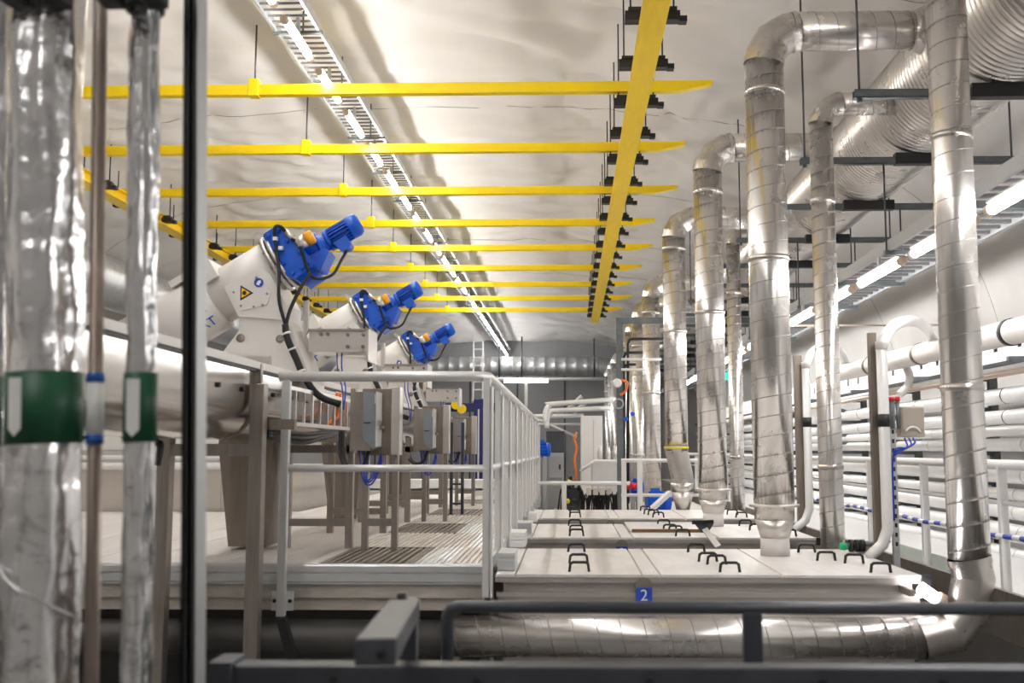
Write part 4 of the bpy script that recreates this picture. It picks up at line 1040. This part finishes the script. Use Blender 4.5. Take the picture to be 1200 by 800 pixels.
MB().box(c.x - .05, c.x + .05, 34.97, 35.03, 0, c.z - .07).build('pole', 'white', t)
t = thing('wall_ladder', 'pale vertical ladder hanging in front of the far cross duct', 'ladder', P(560, 440, 36.5))
for u in (555, 566): MB().box(P(u, 400, 36.5).x - .025, P(u, 400, 36.5).x + .025, 36.47, 36.53, P(u, 470, 36.5).z, P(u, 347, 36.5).z).build('side_rail', 'rail', t)
for k in range(12): v = 352 + 9.5 * k; MB().box(P(555, v, 36.5).x, P(566, v, 36.5).x, 36.48, 36.52, P(555, v, 36.5).z - .02, P(555, v, 36.5).z + .02).build('rung', 'rail', t)
for k in range(8):
    x = -7.6 + 1.85 * k
    tag(MB().box(x - .03, x + .03, YB - .03, YB - .001, 0, E + 3).build('wall_joint', 'dgrey'), f'dark vertical panel joint on the far grey wall, {ORD[k]} from the left', 'panel joint', 'panel joints on the far wall')
# navy portal frame
y = 19.5
t = thing('navy_frame', 'dark blue steel portal frame behind the railing corner', 'frame', P(570, 545, y))
def fb(u0, u1, v0, v1, yy, dy, z0=None): a, b = P(u0, v1, yy), P(u1, v0, yy); return MB().box(a.x, b.x, yy, yy + dy, a.z if z0 is None else z0, b.z)
fb(522, 600, 472, 482, y, .15).build('beam', 'navy', t, .01)
for u0, u1 in ((555, 567), (588, 600)):
    a, b = P(u0, 540, y), P(u1, 467, y); MB().box(a.x, b.x, y - .05, y + .2, 0, b.z).build('post', 'navy', t, .01)
    MB().box((a.x + b.x) / 2 - .015, (a.x + b.x) / 2 + .015, y - .06, y - .05, 1, b.z - .2).build('seam_strip', 'rail', t)
for u, v in ((534, 474), (541, 479)): MB().lathe([(0, .09), (.12, .09), (.15, .05)], P(u, v, y - .15), P(u, v, y), 12).build('yellow_beacon', 'yellow', t)
t = thing('white_bench', 'white stepped bench with ledges beyond the deck', 'bench', P(480, 600, 16.6))
for k, (v0, v1) in enumerate(((562, 572), (575, 584), (587, 598))):
    fb(332, 628, v0, v1, 16.4 - .12 * k, .5).build('ledge', 'white', t, .01)
a, b = P(332, 0, 16.7), P(628, 0, 16.7); MB().box(a.x, b.x, 16.75, 16.9, 0, P(400, 562, 16.7).z).build('back_panel', 'white', t)
for k, (u, yv) in enumerate(((372, 563), (384, 570), (402, 600))):
    c = P(u, yv, 15.9); tag(MB().lathe([(0, .05), (.12, .06), (.2, .05), (.24, .02)], c, c + Vector((.3, 0, .0)), 12).box(c.x + .02, c.x + .18, c.y - .05, c.y + .05, DKZ, c.z).build('small_pump', 'rubber'), f'small black pump on the white bench, {ORD[k]} from the left', 'pump', 'pumps on the bench')
# rails beyond the tanks
def rails(label, y, u0, u1, vs_, posts, vb):
    t = thing('far_railing', label, 'railing', P((u0 + u1) / 2, vb, y))
    for i, v in enumerate(vs_):
        z = P((u0 + u1) / 2, v, y).z; MB().tube([(P(u0, v, y).x, y, z), (P(u1, v, y).x, y, z)], .03 if i == 0 else .024, 10).build('rail', 'white', t)
    for u in posts: x = P(u, vs_[0], y).x; MB().box(x - .035, x + .035, y - .03, y + .03, E - 1.0, P(u, vs_[0], y).z).build('post', 'white', t)
rails('low white rail directly behind the third tank', 15.2, 629, 738, [566], [661], 598)
rails('white two-bar rail in front of the far exhaust ducts', 14.8, 728, 833, [539.5, 580], [749.5, 731], 598)
tag(MB().bar(P(746, 612, 14.25), P(785, 577, 14.7), .07, .06).build('slanted_bar', 'white'), 'short slanted white bar behind the third tank lid', 'bar')
RPZ = E - 1.0
tag(MB().box(-.28, 2.4, 14.2, 20.3, 0, RPZ).build('machine_platform', 'beam', None, .02), 'low platform carrying the machinery behind the third tank', 'platform')
# machinery between the rails
t = thing('white_cabinet', 'tall plain white cabinet in the far centre', 'cabinet', P(693, 560, 19))
fb(681, 706, 487, 575, 19, .6, RPZ).build('body', 'white', t, .01)
MB().box(P(693, 0, 19).x - .004, P(693, 0, 19).x + .004, 18.992, 19, P(693, 570, 19).z, P(693, 492, 19).z).build('door_gap', 'gbox2', t)
t = thing('white_vat', 'white vat with a sloped pipe rail behind the black hoses', 'vat', P(713, 600, 17))
fb(694, 728, 541, 610, 17, .9, RPZ).build('body', 'rail', t, .02)
MB().tube([P(680, 552, 16.9), P(697, 540, 16.9), P(728, 540, 16.9)], .025, 10).build('rim_pipe', 'white', t)
for u in (703, 713, 721): c = P(u, 540, 17.2); MB().lathe([(0, .03), (.1, .05), (.16, .04), (.25, .02)], c, c + Vector((0, 0, 1)), 10).build('valve', 'steell', t)
t = thing('grey_control_cabinet', 'grey control cabinet left of the white cabinet', 'cabinet', P(650, 560, 18))
fb(641, 660, 531, 562, 18, .3, RPZ).build('body', 'gbox2', t, .01); fb(643, 658, 533, 560, 17.98, .02).build('door', 'gbox2', t, .005); fb(655, 657, 544, 550, 17.95, .03).build('handle', 'black', t)
fb(640, 662, 505, 530, 18.1, .3).build('upper_unit', 'dgrey', t, .01)
t = thing('orange_hose', 'orange and red hose hanging beside the white cabinet', 'hose', P(675, 556, 17.8))
MB().tube(smoothpath([P(676, 506, 17.8), P(673, 515, 17.8), P(676, 525, 17.8), P(673, 538, 17.8), P(675, 556, 17.8), (P(675, 556, 17.8).x, 17.8, RPZ + .01)], 5), .02, 8).build('hose', 'orangec', t)
def motor(label, p, L, r, m_='blue', name='pump_motor'):
    p = Vector(p); t = thing(name, label, 'motor', p - Vector((0, 0, r)))
    b = MB().lathe([(0, r * .7), (.02, r * .95), (L * .7, r * .95), (L * .72, r * 1.02), (L * .95, r * 1.0), (L, r * .7)], p, p + Vector((1, .15, 0)), 20).build('body', m_, t)
    for k in range(14):
        g = 2 * math.pi * k / 14; o = Vector((0, math.cos(g), math.sin(g))) * r * .97
        MB().bar(p + o + Vector((.03, 0, 0)), p + o + Vector((L * .68, L * .1, 0)), .012, .03, o.normalized()).build('cooling_fin', m_, t)
    MB().cbox(p + Vector((L * .35, -.02, r * 1.15)), L * .35, r, r * .5).build('terminal_box', m_, t)
    for dx in (.15, .55): MB().box(p.x + L * dx - .03, p.x + L * dx + .03, p.y - r * .8, p.y + r * .8, RPZ if p.x > -.4 else 0, p.z - r * .9).build('foot', 'gbox2', t)
    return t
motor('blue pump motor behind the slanted white bar', P(758, 588, 15.6), .36, .15)
motor('small blue pump motor left of the far rail post', P(739, 571, 16.0), .2, .1)
motor('blue motor left of the grey control cabinet', P(630, 527, 17.6), .22, .12)
for k, u in enumerate((735, 742)):
    c = P(u, 573, 15.5); tag(MB().lathe([(0, .04), (.06, .045), (.1, .03)], c, c + Vector((.2, 0, .8)), 12).build('red_valve', 'red'), f'small red valve cap by the far rail, {ORD[k]} from the left', 'valve', 'red valve caps')
hb = MB()
for k in range(46):                                # tangle of black hoses
    u = random.uniform(652, 726); y = random.uniform(15.5, 16.4); w_ = random.uniform(4, 14)
    hb.tube(smoothpath([P(u, 600, y), P(u + w_ * .2, 585, y), P(u + w_ * .5, random.uniform(573, 580), y), P(u + w_ * .9, 586, y), P(u + w_, 602, y)], 4), random.uniform(.008, .017), 6)
tag(hb.build('hose_tangle', 'rubber'), 'tangle of thin black hoses behind the third tank', 'hoses', kind='stuff')
for k in range(4):
    u = 687 + 8 * k
    t = tag(fb(u, u + 6, 571, 580, 15.6, .12).build('valve_block', 'tank2', None, .008), f'beige valve block above the black hoses, {ORD[k]} from the left', 'valve block', 'valve blocks')
t = thing('valve_manifold', 'dark valve manifold with yellow and black fittings left of the valve blocks', 'manifold', P(672, 600, 15.5))
fb(664, 680, 568, 600, 15.55, .3, RPZ).build('body', 'dgrey', t, .01)
for k in range(10):
    c = P(random.uniform(662, 682), random.uniform(560, 596), 15.5); MB().lathe([(0, .03), (.05, .035), (.07, .02)], c, c + Vector((random.uniform(-.5, .5), -1, random.uniform(-.3, .6))), 8).build('fitting', ('rubber', 'yellc', 'steell', 'black')[k % 4], t)
# grey column with bars
y = 15.6
t = thing('steel_column', 'dark galvanised column with side bars in front of the far ducts', 'column', P(722, 600, y))
MB().box(P(719, 0, y).x, P(726.5, 0, y).x, y - .05, y + .05, RPZ, P(722, 372, y).z).build('column', 'galvd', t)
z = P(760, 376, y).z; MB().box(P(721, 0, y).x, P(880, 0, y).x, y - .04, y + .04, z - .04, z + .05).build('top_bar', 'galvd', t)
for v, u1 in ((397, 790), (413, 753), (427, 745)):
    ux = 733 if v == 397 else 728
    MB().tube([P(ux + 3, 590, y), P(ux + 3, v + 6, y), P(ux + 5, v + 1, y), P(ux + 9, v, y), P(u1, v, y)], .022, 8).build('conduit', 'rubber', t)
for v, u1 in ((421, 775), (433, 760)): MB().tube([P(728, v, y - .1), P(u1, v, y - .1)], .02, 8).build('rail', 'white', t)
c = P(723, 449, y - .12); MB().lathe([(0, .06), (.08, .07), (.1, .05)], c, c + Vector((0, -1, 0)), 14).build('horn', 'white', t)
MB().tube(smoothpath([P(727, 445, y - .1), P(735, 448, y - .1), P(733, 458, y - .1), P(727, 463, y - .1)], 5), .018, 8).build('orange_cable', 'orangec', t)
c = P(725, 473, y - .1); MB().tube(arc(c, .07, 0, 360, 16), .015, 6).build('hand_wheel', 'gbox2', t)
for u, v in ((733, 491), (741, 485)):
    c = P(u, v, y - .1); MB().lathe([(0, .03), (.06, .035), (.08, .02)], c, c + Vector((0, -1, 0)), 10).build('blue_valve', 'blue', t)
# slanting and horizontal pipes at the far end
for k, (a, b, r, lb) in enumerate((((644, 473), (722, 468), .065, 'upper bent pale pipe under the far ceiling duct'), ((646, 481), (716, 478), .065, 'second bent pale pipe under the far ceiling duct'), ((620, 488), (684, 487), .06, 'long pale pipe above the grey control cabinet'),
        ((662, 483), (682, 464), .06, 'steep slanted white pipe above the white cabinet'), ((672, 484), (686, 472), .06, 'short slanted white pipe above the white cabinet'), ((628, 490), (676, 512), .035, 'thin slanted white pipe left of the white cabinet'), ((600, 497), (680, 497), .035, 'thin level white pipe left of the white cabinet'))):
    yy = 26 + k * .6; pa, pb = P(*a, yy), P(*b, yy)
    path = smoothpath([pa - Vector((.12, 0, .45)), pa - Vector((.1, 0, .2)), pa - Vector((.0, 0, .04)), pa + Vector((.18, 0, 0)), pb], 4) if k < 2 else [pa, pb]
    tag(MB().tube(path, r, 12).build('far_pipe', 'wpipe'), lb, 'pipe')
